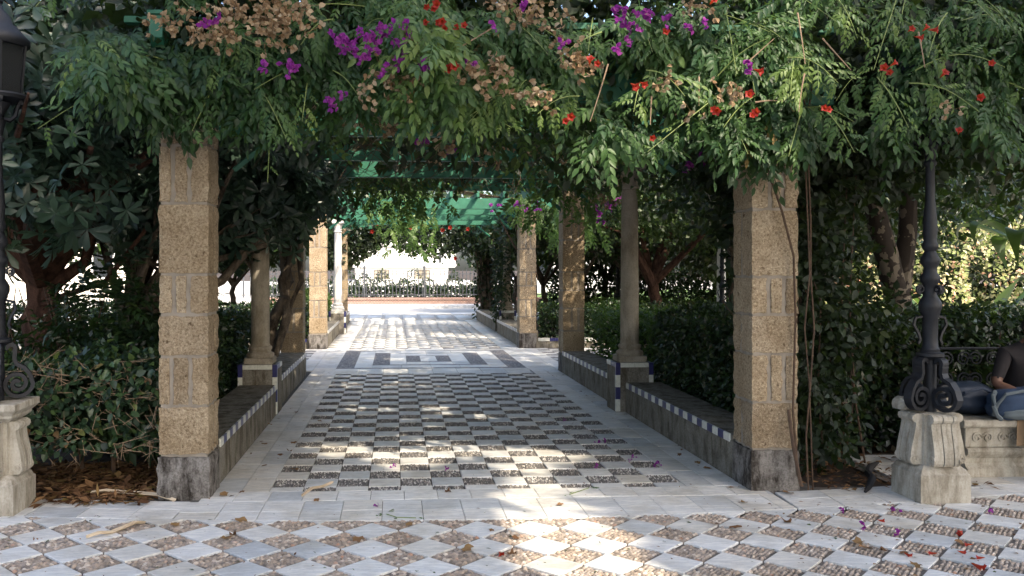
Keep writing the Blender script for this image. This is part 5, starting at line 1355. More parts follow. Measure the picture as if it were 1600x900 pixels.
tree('spreading_shrub', 'dark evergreen with spreading bare branches crossing the tan column', (-3.2, 9.5, -0.05), (-2.9, 9.5, 1.1),
     [((-2.15, 9.7, 2.75), (0.75, 0.7, 0.55)), ((-1.75, 10.6, 2.55), (0.62, 0.9, 0.55)), ((-2.75, 9.9, 2.6), (0.7, 0.9, 0.6)), ((-1.5, 9.4, 3.0), (0.6, 0.6, 0.35)), ((-1.55, 11.6, 2.7), (0.6, 0.7, 0.5)), ((-2.5, 10.6, 2.3), (0.6, 0.6, 0.45)), ((-1.9, 10.0, 2.15), (0.4, 0.5, 0.3))],
     3600, 0.15, M['leaf_rosette'], M['bark_grey'], r0=0.10, r1=0.07, kind='rosette', clump=0.35, per=9, seed=9, cat='shrub',
     extra=[([(-2.95, 9.5, 1.05), (-2.4, 9.55, 1.3), (-1.9, 9.6, 1.55), (-1.55, 9.75, 2.0), (-1.5, 9.8, 2.5)], [0.07, 0.06, 0.05, 0.04, 0.03]), ([(-3.0, 9.5, 1.0), (-2.4, 9.5, 1.55), (-1.95, 9.6, 1.78), (-1.45, 9.8, 1.95)], [0.05, 0.04, 0.035, 0.03]), ([(-2.9, 9.5, 1.1), (-2.45, 9.6, 1.8), (-2.2, 9.7, 2.4)], [0.06, 0.05, 0.035])])
tree('twisted_tree', 'twisted pale trunk tree rising in front of the crossing pillar on the left', (-1.95, 13.3, -0.05), (-1.62, 13.35, 2.0),
     [((-1.7, 13.3, 2.9), (0.75, 0.7, 0.5)), ((-2.6, 13.4, 2.7), (0.9, 0.9, 0.7)), ((-1.3, 13.0, 2.8), (0.5, 0.5, 0.35))],
     9000, 0.075, M['leaf_olive'], M['bark_grey'], T_OV, r0=0.10, r1=0.085, clump=0.3, seed=12, wob=0.3,
     extra=[([(-1.85, 13.2, 0.3), (-1.62, 13.15, 1.0), (-1.72, 13.2, 1.5), (-1.55, 13.2, 1.9), (-1.75, 13.3, 2.4)], [0.06, 0.075, 0.07, 0.06, 0.04]), ([(-1.62, 13.15, 1.05), (-1.42, 13.2, 1.5), (-1.5, 13.2, 2.2)], [0.05, 0.045, 0.03])])
tree('mottled_tree', 'forked tree with blotchy pale and dark bark behind the right lamp', (5.95, 9.7, -0.05), (5.72, 9.6, 1.55),
     [((5.6, 9.3, 4.1), (2.0, 1.7, 1.4)), ((7.6, 9.2, 3.9), (1.9, 1.5, 1.3)), ((4.2, 8.6, 4.0), (1.4, 1.3, 1.2)), ((6.4, 7.6, 4.1), (1.7, 1.0, 0.9)), ((9.6, 9.6, 4.2), (1.8, 1.6, 1.3))],
     21000, 0.12, M['leaf_hedge'], M['bark_mottled'], T_OV, nl=0, r0=0.16, r1=0.12, clump=0.5, seed=21,
     extra=[([(5.72, 9.6, 1.4), (5.5, 9.55, 2.1), (5.35, 9.5, 2.6), (5.2, 9.4, 3.4)], [0.14, 0.12, 0.10, 0.08]), ([(5.75, 9.6, 1.4), (5.85, 9.6, 2.1), (5.8, 9.5, 2.8), (6.0, 9.4, 3.6)], [0.12, 0.10, 0.09, 0.07])])
tree('bay_tree', 'dense tree with shade-darkened leaf colour beside the right front pillar, creepers at its foot', (3.9, 8.7, -0.05), (3.8, 8.6, 1.8),
     [((3.85, 8.3, 3.1), (0.85, 0.9, 0.95)), ((3.7, 7.9, 2.0), (0.5, 0.5, 0.7)), ((4.5, 8.0, 3.2), (0.9, 0.7, 0.8)), ((3.5, 7.3, 2.9), (0.5, 0.4, 0.9))],
     12500, 0.10, M['leaf_shaded_dark'], M['bark_grey'], T_OV, r0=0.08, r1=0.06, clump=0.35, seed=23)  # deep shade of this corner put into the leaf colour
tree('fork_tree', 'many-stemmed tree with leaning trunk behind the right benches', (6.35, 20.6, -0.05), (6.15, 20.4, 1.5),
     [((5.6, 19.8, 3.6), (2.2, 1.8, 1.3)), ((7.7, 20.0, 3.5), (2.0, 1.7, 1.3)), ((4.6, 20.6, 4.0), (1.6, 1.6, 1.2))], 15000, 0.14, M['leaf_olive'], M['bark_red'], r0=0.17, r1=0.12, clump=0.5, seed=31,
     extra=[([(6.15, 20.4, 1.3), (5.7, 20.3, 2.1), (5.3, 20.2, 3.0)], [0.13, 0.1, 0.07]), ([(6.15, 20.4, 1.4), (6.5, 20.4, 2.2), (6.7, 20.3, 3.1)], [0.11, 0.09, 0.06])])
tree('shade_shrub', 'tall dark shrub filling the space above the right bench hedge', (5.3, 13.2, -0.05), (5.2, 13.0, 1.8),
     [((4.5, 12.2, 3.3), (1.4, 1.6, 0.9)), ((6.2, 12.8, 3.0), (1.6, 1.6, 1.0)), ((4.3, 10.2, 3.2), (0.9, 1.2, 0.75)), ((8.0, 13.2, 3.3), (1.5, 1.5, 1.1)), ((5.2, 14.4, 5.2), (1.7, 1.2, 1.5))], 20000, 0.11, M['leaf_hedge'], M['bark_grey'], T_OV, r0=0.09, r1=0.07, clump=0.45, seed=33, cat='shrub')  # highest lobe added out of sight to shade the pillar beyond
gt = [((-5.8, 19.8), 3.4, 2.2, 'leafy tree beyond the left kerb of the crossing'), ((-9.5, 15.5), 4.2, 2.4, 'tall tree in the garden left of the crossing lamp'), ((-7.6, 12.2), 3.9, 2.0, 'garden tree behind the reddish trunk'), ((10.5, 26.0), 4.0, 2.6, 'tree with a shady crown on the right lawn'),
      ((15.5, 31.0), 4.6, 3.0, 'broad tree at the far side of the lawn'), ((8.8, 33.5), 4.3, 2.7, 'tree standing behind the white van'), ((21.0, 27.0), 4.8, 3.2, 'large tree closing the garden walk'), ((5.6, 27.2), 3.4, 1.7, 'small tree behind the sunlit far bench'), ((-12.5, 21.0), 4.6, 2.6, 'tree by the side street'), ((27.0, 40.0), 5.5, 4.0, 'distant round tree beyond the lawn'), ((-3.8, 24.4), 3.3, 1.5, 'small tree behind the far pale bench')]
for i, ((x, y), hz, r, lab) in enumerate(gt):
    dd = r * 0.55
    tree('garden_tree', lab, (x, y, -0.05), (x + rng.normal() * 0.2, y, hz * 0.5), [((x, y, hz), (r, r, r * 0.62)), ((x - dd, y - dd, hz - 0.3), (r * 0.7, r * 0.7, r * 0.5)), ((x + dd, y - 0.3 * dd, hz - 0.15), (r * 0.75, r * 0.7, r * 0.5))],
         9500, 0.20, M['leaf_olive'] if i % 2 else M['leaf_hedge'], M['bark_grey'], r0=0.15, r1=0.11, clump=0.55, seed=50 + i, group='garden trees')
for i, (x, y, hz, r, lab) in enumerate([(4.6, 21.9, 3.4, 1.5, 'low-branching dark shrub behind the crossing hedge'), (6.9, 25.0, 3.6, 2.2, 'dark evergreen beside the far garden lamp'), (4.7, 27.2, 3.3, 1.5, 'dark evergreen behind the sunlit far bench'), (-4.9, 26.6, 3.1, 1.8, 'dark evergreen behind the far pale bench'), (9.3, 22.2, 3.0, 1.9, 'dense dark shrub screening the lawn behind the garden column'), (12.8, 24.6, 3.2, 2.0, 'dense shrub at the edge of the lawn'), (7.2, 29.5, 3.3, 1.9, 'evergreen shrub on the lawn near the statue'), (8.7, 17.4, 3.2, 1.4, 'dark shrub between the two garden columns'), (4.6, 33.0, 3.2, 1.8, 'rounded shrub behind the street end of the far bench'), (17.5, 37.0, 4.0, 3.2, 'broad evergreen closing the far lawn'), (24.0, 33.0, 4.2, 3.4, 'broad evergreen at the right end of the lawn')]):
    tree('garden_shrub', lab, (x, y, -0.05), (x, y, 1.3), [((x, y, hz), (r, r, r * 0.75)), ((x - 0.6 * r, y - 0.4 * r, hz - 0.45), (r * 0.7, r * 0.6, r * 0.5)), ((x + 0.6 * r, y - 0.3 * r, hz - 0.4), (r * 0.7, r * 0.6, r * 0.5))], 11000, 0.17, M['leaf_hedge'], M['bark_grey'], r0=0.11, r1=0.07, clump=0.5, seed=150 + i, group='garden shrubs', cat='shrub')
# unseen trees added behind the viewpoint to keep sun off the plaza
for i, ((x, y), c, r) in enumerate([((2.0, -6.0), (2.6, -5.0, 8.6), (4.0, 3.2, 2.4)), ((9.0, -5.5), (8.2, -4.2, 8.6), (3.8, 3.2, 2.4)), ((8.5, -0.2), (7.6, 0.0, 8.0), (3.6, 2.6, 2.0)), ((13.5, -1.5), (13.0, -1.2, 8.2), (3.6, 3.2, 2.2)), ((-4.0, -6.0), (-3.4, -5.2, 8.6), (3.6, 3.0, 2.2)), ((4.0, -2.2), (2.4, -0.6, 8.4), (3.4, 2.8, 1.9))]):
    tree('shade_tree', 'unseen tall tree added to shade the plaza, ' + ['opposite the path axis', 'set back beside the bench side of the plaza', 'nearest the stone bench', 'farthest beyond the stone bench', 'opposite the glossy hedge', 'with its crown over the middle of the diamond paving'][i], (x, y, -0.05), (x + 0.1, y, 5.6), [(c, r)], 9000, 0.40, M['leaf_olive'], M['bark_mottled'], T_L2, r0=0.3, r1=0.22, clump=0.7, seed=80 + i, holes=HOLES, group='unseen trees added to shade the plaza', per=14)

hedge('glossy leaved shrub hedge with bare twigs and dead leaves below, beside the left lamp', -3.6, -1.80, 6.74, 7.6, 0.98, 4300, 0.07, M['leaf_glossy'], 1, T_OV, 0.26, rough=0.17, twigs=150)
hedge('clipped hedge behind the tiled bench on the left', -3.0, -1.92, 7.9, 13.0, 1.06, 13000, 0.062, M['leaf_hedge'], 2, None, faces='ftr')
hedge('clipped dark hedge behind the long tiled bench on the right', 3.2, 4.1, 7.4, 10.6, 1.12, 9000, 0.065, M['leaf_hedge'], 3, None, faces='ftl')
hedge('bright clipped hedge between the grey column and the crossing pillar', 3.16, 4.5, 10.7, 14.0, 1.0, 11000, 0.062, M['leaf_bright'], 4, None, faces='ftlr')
hedge('dark hedge behind the stone bench', 4.2, 9.0, 7.75, 8.7, 1.22, 15000, 0.075, M['leaf_hedge'], 5, T_L2, faces='ft')
hedge('sunlit clipped hedge along the bright garden walk', 5.6, 16, 11.4, 12.3, 1.12, 12000, 0.075, M['leaf_hedge'], 6, None, faces='ft')
hedge('low hedge along the right kerb of the crossing', 3.1, 8.6, 18.55, 19.4, 0.85, 9000, 0.075, M['leaf_hedge'], 7, None, faces='ft')
hedge('low hedge along the left kerb of the crossing', -6.4, -2.0, 18.55, 19.5, 0.9, 8000, 0.075, M['leaf_hedge'], 8, None, faces='ftr')
hedge('small green bush beside the slim white column', -2.6, -1.85, 22.0, 24.6, 1.0, 4500, 0.08, M['leaf_bright'], 9, None, faces='ftr', rough=0.15, cat='bush')
hedge('planting of low shrubs along the far iron railing', -5.8, 6.2, 39.2, 40.2, 0.95, 9000, 0.12, M['leaf_hedge'], 10, None, z0=0.4, faces='ft', rough=0.4)
hedge('hedge in the left garden by the crossing lamp', -9.0, -3.6, 12.8, 13.8, 1.05, 9000, 0.08, M['leaf_hedge'], 11, None, faces='ftr')
hedge('hedge edging the side street', -16, -8.0, 17.3, 18.2, 0.95, 7000, 0.09, M['leaf_olive'], 12, None, faces='ft')
hedge('tall dark hedge along the far side of the lawn', 5.3, 20, 29.2, 30.2, 1.75, 12000, 0.13, M['leaf_hedge'], 15, None, faces='ftl', rough=0.2)
hedge('clipped hedge along the lawn beyond the crossing', 5.4, 18, 23.0, 23.9, 0.8, 9000, 0.09, M['leaf_bright'], 13, None, faces='ft')
# feathery shrub behind the glossy hedge
fs0 = np.array([-3.2, 8.5, 0]); fsh = thing('feathery_shrub', 'feathery leaved shrub rising behind the glossy left hedge', 'shrub', tuple(fs0))
P, O = crown_pts([((-2.85, 8.5, 0.95), (0.6, 0.5, 0.7)), ((-2.5, 8.4, 1.0), (0.6, 0.45, 0.6))], 420, 0.3, 5)
foliage('foliage', scatter(T_PIN, P - fs0, frames(O * 0.5 + unit(len(P)) * 0.6 + np.array([0, 0, 0.2]), O * 0.4 + np.array([0, 0, 0.9]) + unit(len(P)) * 0.3), 0.28 * (0.7 + 0.6 * rng.random(len(P)))), M['leaf_hedge'], fsh)
mb = MB()
for i in range(12): mb.tube([(rng.normal() * 0.15, rng.normal() * 0.15, -0.05), (rng.normal() * 0.3, rng.normal() * 0.2, 0.7), (rng.normal() * 0.5, rng.normal() * 0.3, 1.5)], [0.02, 0.014, 0.005], 5)
mb.obj('stems', M['stem'], fsh)
# creeper mass outside the right pillar, deep shade put into its leaf colour
cr0 = np.array([3.5, 7.0, 0]); crp = thing('creeper', 'creeper with shade-darkened leaf colour tumbling to the ground beside the brownish right pillar', 'creeper', tuple(cr0))
P, O = crown_pts([((3.35, 6.95, 2.4), (0.32, 0.3, 0.9)), ((3.4, 7.0, 1.3), (0.36, 0.32, 0.9)), ((3.45, 7.0, 0.5), (0.34, 0.3, 0.45)), ((4.0, 7.3, 1.25), (0.45, 0.3, 0.4)), ((4.15, 7.2, 3.0), (0.8, 0.4, 0.6))], 4800, 0.22, 12)
foliage('foliage', [leaves(P - cr0, O, 0.08, T_OV, 0.5, 0.7)], M['leaf_shaded_dark'], crp)
mb = MB()
for i in range(9):
    x = 3.3 + rng.random() * 0.8; y = 7.1 + rng.random() * 0.4
    mb.tube([(x - cr0[0], y - cr0[1], -0.03), (x + rng.normal() * 0.15 - cr0[0], y - cr0[1] - 0.05, 0.6), (x + rng.normal() * 0.25 - cr0[0], y - cr0[1], 1.4), (x + rng.normal() * 0.3 - cr0[0], y - cr0[1], 2.6)], [0.009, 0.008, 0.007, 0.004], 5)
mb.obj('stem', M['stem'], crp, True)

# --- vines of the second pergola and the far arch ---
v20 = np.array([0.7, 18.6, 0]); v2 = thing('pergola_creeper', 'light green creeper hanging from the front beam of the farther pergola', 'creeper', tuple(v20))
parts = []
for args in [(60, 560, 680, 285, 345, 17.6, 18.2, 0.32), (60, 590, 690, 320, 390, 17.7, 18.3, 0.28), (90, 800, 900, 300, 345, 17.6, 18.4, 0.32), (80, 860, 940, 320, 380, 15.0, 18.0, 0.3)]:
    Q = curtain(*args, k=1.0); n = len(Q)
    parts.append(scatter(T_PIN, Q - v20, frames(np.stack([rng.normal(size=n) * 0.6, rng.normal(size=n) * 0.4 - 0.3, -0.7 - rng.random(n) * 0.3], 1), np.stack([rng.normal(size=n) * 0.4, -0.8 + 0 * rng.random(n), 0.5 + 0 * rng.random(n)], 1)), args[7] * (0.6 + 0.6 * rng.random(n)), np.clip(0.7 + rng.normal(size=n) * 0.15, 0, 1)))
foliage('foliage', parts, M['leaf_bright'], v2)
P = np.stack([-2.0 + rng.random(5200) * 5.2, 17.9 + rng.random(5200) * 10.8, 3.5 + rng.random(5200) * 0.45], 1); P = P[snoise(P, 0.8) > 0.35]
foliage('roof_foliage', leaves(P - v20, unit(len(P)), 0.17, T_L2), M['leaf_olive'], v2)
mb = MB()
for i in range(9):
    x = 2.9 + rng.random() * 0.15; mb.tube([(x - v20[0], 18.62 - v20[1] + rng.random() * 0.1, -0.03), (x - v20[0] + rng.normal() * 0.04, 0.05, 1.5), (x - v20[0] - rng.random(), 0.0, 3.2), (x - v20[0] - 1.5 - 2 * rng.random(), -0.2, 3.45)], [0.012, 0.011, 0.01, 0.005], 5)
mb.obj('stem', M['stem'], v2, True)
f0 = np.array([0.7, 28.6, 0]); fv = thing('arch_creeper', 'dark creeper with orange flowers massed over the street end of the far pergola', 'creeper', tuple(f0))
parts = []
def arch(n, px0, px1, top, bot, y0, y1, size):
    px = px0 + rng.random(n) * (px1 - px0); edge = np.interp(px, [500, 545, 565, 592, 606, 622, 645, 690, 735, 760, 860], [425, 418, 404, 386, 371, 386, 396, 398, 392, 402, 410]) + rng.normal(size=n) * 5
    u = rng.random(n); py = top + ((np.minimum(bot, edge) if bot < 450 else np.full(n, float(bot))) - top) * u
    Y = y0 + rng.random(n) * (y1 - y0); Q = np.array([(*A(a, c, yy), yy) for a, c, yy in zip(px, py, Y)])[:, [0, 2, 1]]; return leaves(Q - f0, np.repeat(np.array([[0, -0.6, 0.1]]), len(Q), 0), size, T_L2, 0.5, 0.8)
parts += [arch(9000, 500, 860, 330, 420, 27.4, 29.6, 0.17), arch(1500, 500, 610, 350, 425, 27.6, 29.0, 0.16), arch(2200, 742, 800, 360, 495, 28.2, 28.9, 0.14), arch(1100, 770, 798, 350, 500, 22.5, 23.2, 0.11)]
foliage('foliage', parts, M['leaf_shaded_dark'], fv)
for px, py in ((640, 356), (662, 350), (690, 360), (705, 356), (735, 358), (780, 350), (592, 342), (585, 362), (595, 350), (715, 404)):
    p = place_on_front(px, py, 27.2); link('blossom', blossom_me, fv, tuple(np.array(p) - f0), facing((rng.normal() * 0.4, -0.9, 0)), 2.2)
mb = MB()
for i in range(8): mb.tube([(2.2 + rng.random() * 0.4, -0.3, -0.03), (2.2 + rng.normal() * 0.1, -0.3, 1.2), (2.1 + rng.normal() * 0.2, -0.2, 2.6)], [0.05, 0.04, 0.025], 6)
mb.obj('stem', M['bark_grey'], fv, True)

# --- strap-leaved plants: every blade a part ---
def blade(L, wd, bend, seed):
    r = np.random.default_rng(seed); n = 8; V, T = [], []
    for i in range(n):
        t = i / (n - 1); w = wd * (math.sin(min(1, 0.12 + t * 0.95) * math.pi) ** 0.7) / 2 + 0.003
        x_ = L * (math.sin(t * bend) / bend if bend > 0.01 else t); z_ = L * t * math.cos(t * bend * 0.85)
        V += [(x_, -w, z_ + w * 0.35), (x_ + w * 0.12, 0, z_), (x_, w, z_ + w * 0.35)]
    for i in range(n - 1):
        for j in range(2): a = 3 * i + j; T += [(a, a + 1, a + 4), (a, a + 4, a + 3)]
    return npmesh('blade', V, T, M['leaf_strap'], np.full(len(V), r.random()), True)
blades = [blade(1.0, 0.13, 0.5 + 0.16 * i, i) for i in range(7)]
def strap_plant(x, y, label, n, L, z0=0.0):
    root = thing('strap_leaf_plant', label, 'plant', (x, y, z0), 0, 'broad strap-leaved plants')
    for i in range(n):
        link('blade', blades[i % 7], root, (rng.normal() * 0.05, rng.normal() * 0.05, -0.02), (rng.normal() * 0.1, rng.normal() * 0.15, rng.random() * 6.28), L * (0.65 + 0.5 * rng.random()))
    MB().tube([(0, 0, -0.03), (0.02, 0, 0.2)], [0.05, 0.03], 6).obj('stalk', M['stem_green'], root)
strap_plant(4.75, 11.2, 'dark strap-leaved plant overhanging the right bench hedge', 20, 1.35, 0.15)
strap_plant(5.45, 11.7, 'strap-leaved plant beside the pale garden column', 16, 1.5, 0.1)
strap_plant(10.4, 15.2, 'bright strap-leaved plant above the sunlit hedge beside the walk', 20, 1.75)
strap_plant(11.6, 16.0, 'low strap-leaved plant farther along the garden walk', 14, 1.3)
bn = thing('banana_plant', 'dark banana plant leaning in beside the bright garden walk', 'plant', (8.4, 10.9, 0))
MB().tube([(0, 0, -0.03), (0.02, 0, 1.0), (-0.05, 0.05, 2.1)], [0.09, 0.075, 0.05], 9).obj('stalk', M['bark_grey'], bn, True)
bl_big = [blade(1.15, 0.26, 1.5 + 0.2 * i, 40 + i) for i in range(3)]
for i in range(9): link('blade', bl_big[i % 3], bn, (-0.05, 0.05, 1.95), (0, 0.2 + 0.25 * rng.random(), i * 0.72 + rng.random() * 0.3), 0.8 + 0.3 * rng.random())
# bank across the garden walk, sun glare put into its pale colour
hedge('pale leafy bank with sun glare put into its colour beyond the garden walk', 10.5, 24, 21.0, 22.4, 2.3, 12000, 0.13, M['leaf_pale'], 14, None, faces='ft', rough=0.35, cat='shrub', name='sunlit_bank')

# ------------------------------------------------------------------ background: planter, railing, monument, van, building
pw = thing('brick_planter', 'low red brick planter wall with pale coping in front of the iron railing', 'planter wall', (0, 38.4, 0))
def brickm():
    m, t, b = mat('red_brick'); br2 = N(t, 'ShaderNodeTexBrick'); t.links.new(coords(t), br2.inputs[0])
    mp = N(t, 'ShaderNodeMapping'); mp.inputs['Rotation'].default_value = (math.pi / 2, 0, 0); t.links.new(coords(t), mp.inputs[0]); t.links.new(mp.outputs[0], br2.inputs[0])
    br2.inputs['Color1'].default_value = (0.22, 0.115, 0.085, 1); br2.inputs['Color2'].default_value = (0.17, 0.085, 0.065, 1); br2.inputs['Mortar'].default_value = (0.4, 0.36, 0.32, 1)
    br2.inputs['Scale'].default_value = 4.0; br2.inputs['Mortar Size'].default_value = 0.02
    t.links.new(br2.outputs[0], b.inputs[0]); b.inputs['Roughness'].default_value = 0.9; return m
M['brick'] = brickm()
MB().box(-6, 6.5, 0, 0.35, -0.03, 0.30, 0.004).obj('wall', M['brick'], pw); MB().box(-6.05, 6.55, -0.04, 0.4, 0.302, 0.40, 0.01).obj('coping', M['brick'], pw)
MB().box(-6.2, 6.7, -1.3, -0.002, -0.03, 0.12, 0.006).obj('step', M['marble'], pw); MB().box(-6, 6.5, 0.402, 2.2, -0.03, 0.36).obj('bed', M['soil'], pw)
fe = thing('iron_railing', 'tall grey iron railing above the brick planter before the monument', 'railing', (0, 38.6, 0.4))
pk_me = MB().tube([(0, 0, 0.0), (0, 0, 1.15), (0, 0, 1.25)], [0.02, 0.02, 0.004], 5).mesh('picket', M['iron_grey'])
for i in range(78): link('picket', pk_me, fe, (-6.4 + i * 0.165, 0, 0))
for i in range(6): MB().lathe([(0.04, 0), (0.04, 1.3), (0.06, 1.32), (0.05, 1.38), (0.0, 1.45)], 8, (-7.0 + i * 2.66 + 0.3, 0, 0)).obj('post', M['iron_grey'], fe)
for z in (0.12, 1.05): MB().box(-6.9, 6.9, -0.012, 0.012, z - 0.018, z + 0.018).obj('rail', M['iron_grey'], fe)
mo = thing('monument', 'white stone monument plinth with stepped base and scroll ledges behind the railing', 'monument', (0.35, 50.0, 0))
Mm = M['monument']
for i, (hw, z0, z1) in enumerate([(5.2, -0.03, 0.35), (4.6, 0.352, 0.7), (4.0, 0.702, 1.0)]): MB().box(-hw, hw, -hw * 0.7, hw * 0.7, z0, z1, 0.03).obj('step', Mm, mo)
MB().box(-2.6, 2.6, -2.0, 2.0, 1.002, 1.75, 0.05).obj('die_block', Mm, mo); MB().box(-3.0, 3.0, -2.3, 2.3, 1.752, 2.0, 0.08).obj('ledge', Mm, mo)
for s in (-1, 1):
    MB().lathe([(0.02, -0.5), (0.4, -0.45), (0.42, 0.0), (0.4, 0.45), (0.02, 0.5)], 18, (s * 2.6, -1.8, 2.3)).obj('scroll', Mm, mo, True)
    MB().box(s * 1.1 - 0.42, s * 1.1 + 0.42, -2.03, -2.001, 1.12, 1.62, 0.01).obj('relief_panel', M['column'], mo)
MB().box(-2.1, 2.1, -1.5, 1.5, 2.002, 2.9, 0.06).obj('upper_block', Mm, mo); MB().box(-2.3, 2.3, -1.7, 1.7, 2.902, 3.1, 0.05).obj('cornice', Mm, mo)
MB().lathe([(0.9, 3.1), (0.9, 3.4), (0.6, 3.6), (0.55, 7.0), (0.75, 7.3)], 20).obj('shaft', Mm, mo, True)
M['van_white'] = plain('white_van_paint', (0.72, 0.73, 0.74), 0.3, var=0.97); M['rubber'] = plain('tyre_rubber', (0.02, 0.02, 0.02), 0.85); M['darkglass'] = plain('dark_glass', (0.02, 0.025, 0.03), 0.08); M['steel'] = plain('wheel_steel', (0.4, 0.4, 0.42), 0.4)
vn = thing('van', 'white van parked at the street beyond the vine-wrapped pillar', 'van', (5.9, 45.5, 0))
MB().prism([(0.0, 0.42), (-0.02, 1.0), (0.12, 1.12), (0.75, 1.3), (1.35, 2.15), (1.6, 2.28), (5.1, 2.3), (5.2, 2.15), (5.2, 0.42)], -0.95, 0.95, 'y').obj('body', M['van_white'], vn)
MB().prism([(0.86, 1.36), (1.38, 2.08), (2.2, 2.1), (2.2, 1.36)], -0.957, -0.951, 'y').obj('side_window', M['darkglass'], vn)
MB().prism([(0.72, 1.32), (0.76, 1.31), (1.33, 2.1), (1.3, 2.13)], -0.85, 0.85, 'y').obj('windscreen', M['darkglass'], vn)
MB().box(0.0, 0.14, -0.9, -0.6, 0.8, 0.98, 0.02).obj('headlight', M['steel'], vn)
for x in (0.95, 4.2):
    for y in (-0.93, 0.93):
        w = MB().lathe([(0.25, -0.1), (0.34, -0.1), (0.36, -0.05), (0.36, 0.05), (0.34, 0.1), (0.25, 0.1)], 22).obj('wheel', M['rubber'], vn, True); w.location = (x, y, 0.36); w.rotation_euler = (math.pi / 2, 0, 0)
        MB().lathe([(0.02, -0.105), (0.12, -0.11), (0.24, -0.09), (0.24, 0.09), (0.12, 0.11), (0.02, 0.105)], 18).obj('rim', M['steel'], w, True)
M['facade'] = simple('cream_facade', (0.66, 0.62, 0.54), (0.74, 0.70, 0.62), 0.8, 0.9, 0.05)
def building(x0, x1, y, hz, label, nx, nz):
    root = thing('apartment_building', label, 'building', ((x0 + x1) / 2, y, 0)); w = (x1 - x0) / 2
    MB().box(-w, w, 0, 9, -0.05, hz).obj('wall', M['facade'], root); MB().box(-w - 0.2, w + 0.2, -0.3, 9.2, hz + 0.002, hz + 0.4, 0.04).obj('cornice', M['monument'], root)
    wm = MB().box(-0.55, 0.55, -0.03, 0.03, 0, 1.7).mesh('pane', M['darkglass'])
    fr = MB(); fr.box(-0.7, -0.551, -0.08, 0.0, -0.1, 1.85); fr.box(0.551, 0.7, -0.08, 0.0, -0.1, 1.85); fr.box(-0.55, 0.55, -0.08, 0.0, 1.701, 1.85); fr.box(-0.55, 0.55, -0.12, 0.0, -0.1, -0.001); frm = fr.mesh('window', M['monument'])
    for i in range(nx):
        for j in range(nz):
            o = link('window', frm, root, (-w + (i + 0.5) * 2 * w / nx, -0.002, 1.2 + j * 3.2)); link('pane', wm, o, (0, 0.01, 0))
building(-46, -15, 50, 10, 'pale cream building beyond the side street on the left', 10, 3)
sp_ = thing('garden_statue', 'small pale statue on a pedestal standing on the sunlit lawn', 'statue', (8.4, 31.0, 0))
MB().lathe([(0.32, -0.03), (0.32, 0.1), (0.24, 0.14), (0.24, 0.85), (0.33, 0.92), (0.33, 1.0)], 4, sq=True).obj('pedestal', M['monument'], sp_)
MB().lathe([(0.24, 1.0), (0.26, 1.05), (0.2, 1.2), (0.15, 1.38), (0.17, 1.5), (0.22, 1.62), (0.18, 1.72), (0.07, 1.78), (0.06, 1.82), (0.09, 1.88), (0.095, 1.96), (0.05, 2.04), (0.0, 2.06)], 16).obj('figure', M['column'], sp_, True)

# ------------------------------------------------------------------ litter
def dead_leaf(seed, L):
    r = np.random.default_rng(seed); k = 11; V = [(0, 0, 0.004)]; T = []
    for j in range(k):
        a = 2 * math.pi * j / k; rr = L * (0.5 if j % 2 == 0 else 0.3) * (0.8 + 0.4 * r.random()); V.append((rr * math.cos(a), rr * math.sin(a) * 0.8, 0.003 + abs(r.normal()) * 0.008))
    for j in range(k): T.append((0, 1 + j, 1 + (j + 1) % k))
    return npmesh('fallen_leaf', V, T, M['leaf_dead'], np.full(len(V), r.random()))
dl = [dead_leaf(i, 0.075 + 0.008 * (i % 3)) for i in range(6)]
for i, (px, py) in enumerate([(690 // 2 + 8, 737), (413, 729), (274, 822), (452, 706), (459, 693), (350, 775), (461, 735), (378, 770), (355, 843), (1230, 817), (1232, 772), (1162, 787), (495, 783), (438, 712), (500, 659), (463, 645), (421, 664), (412, 695), (1105, 733), (1062, 712), (1090, 724), (700, 770), (875, 790), (640, 822), (768, 830), (806, 842), (730, 860), (800, 868), (560, 845), (1340, 850), (1352, 858), (1412, 866), (1430, 885), (1380, 862), (1500, 850), (1230, 700 + 118), (1116, 820), (1148, 826), (375, 815), (365, 838)]):
    x, y = G(px, py)
    tag(link('fallen_leaf', dl[i % 6], None, (x, y, 0.005), (rng.normal() * 0.12, rng.normal() * 0.12, rng.random() * 6.28), 0.7 + 0.5 * rng.random()), 'curled brown leaf fallen on the paving', 'leaf', 'brown leaves fallen on the paving')
for i, (px, py) in enumerate([(1516, 884), (1521, 855), (1495, 865), (1540, 876), (1465, 869), (1412, 868), (1370, 816), (1502, 838), (779, 866)]):
    x, y = G(px, py); tag(link('fallen_blossom', blossom_me, None, (x, y, 0.018), (rng.random() * 6.28, 0.25, rng.random() * 6.28), 0.62 if i else 1.0), 'orange trumpet blossom fallen on the diamond paving', 'blossom', 'orange blossoms fallen on the paving')
for i, (px, py) in enumerate([(1317, 801), (1395, 799), (1352, 828), (1402, 836), (1547, 803), (984, 722), (988, 716), (1022, 730), (1027, 727), (932, 730), (882, 659), (936, 693), (947, 693), (617, 731), (698, 735), (588, 793)]):
    x, y = G(px, py); tag(link('fallen_bract', pk[i % 5], None, (x, y, 0.02), (rng.random(), rng.random(), rng.random() * 6.28), 0.6 if i < 5 else 0.5), 'magenta bougainvillea bract lying on the paving', 'bract', 'magenta bracts fallen on the paving')
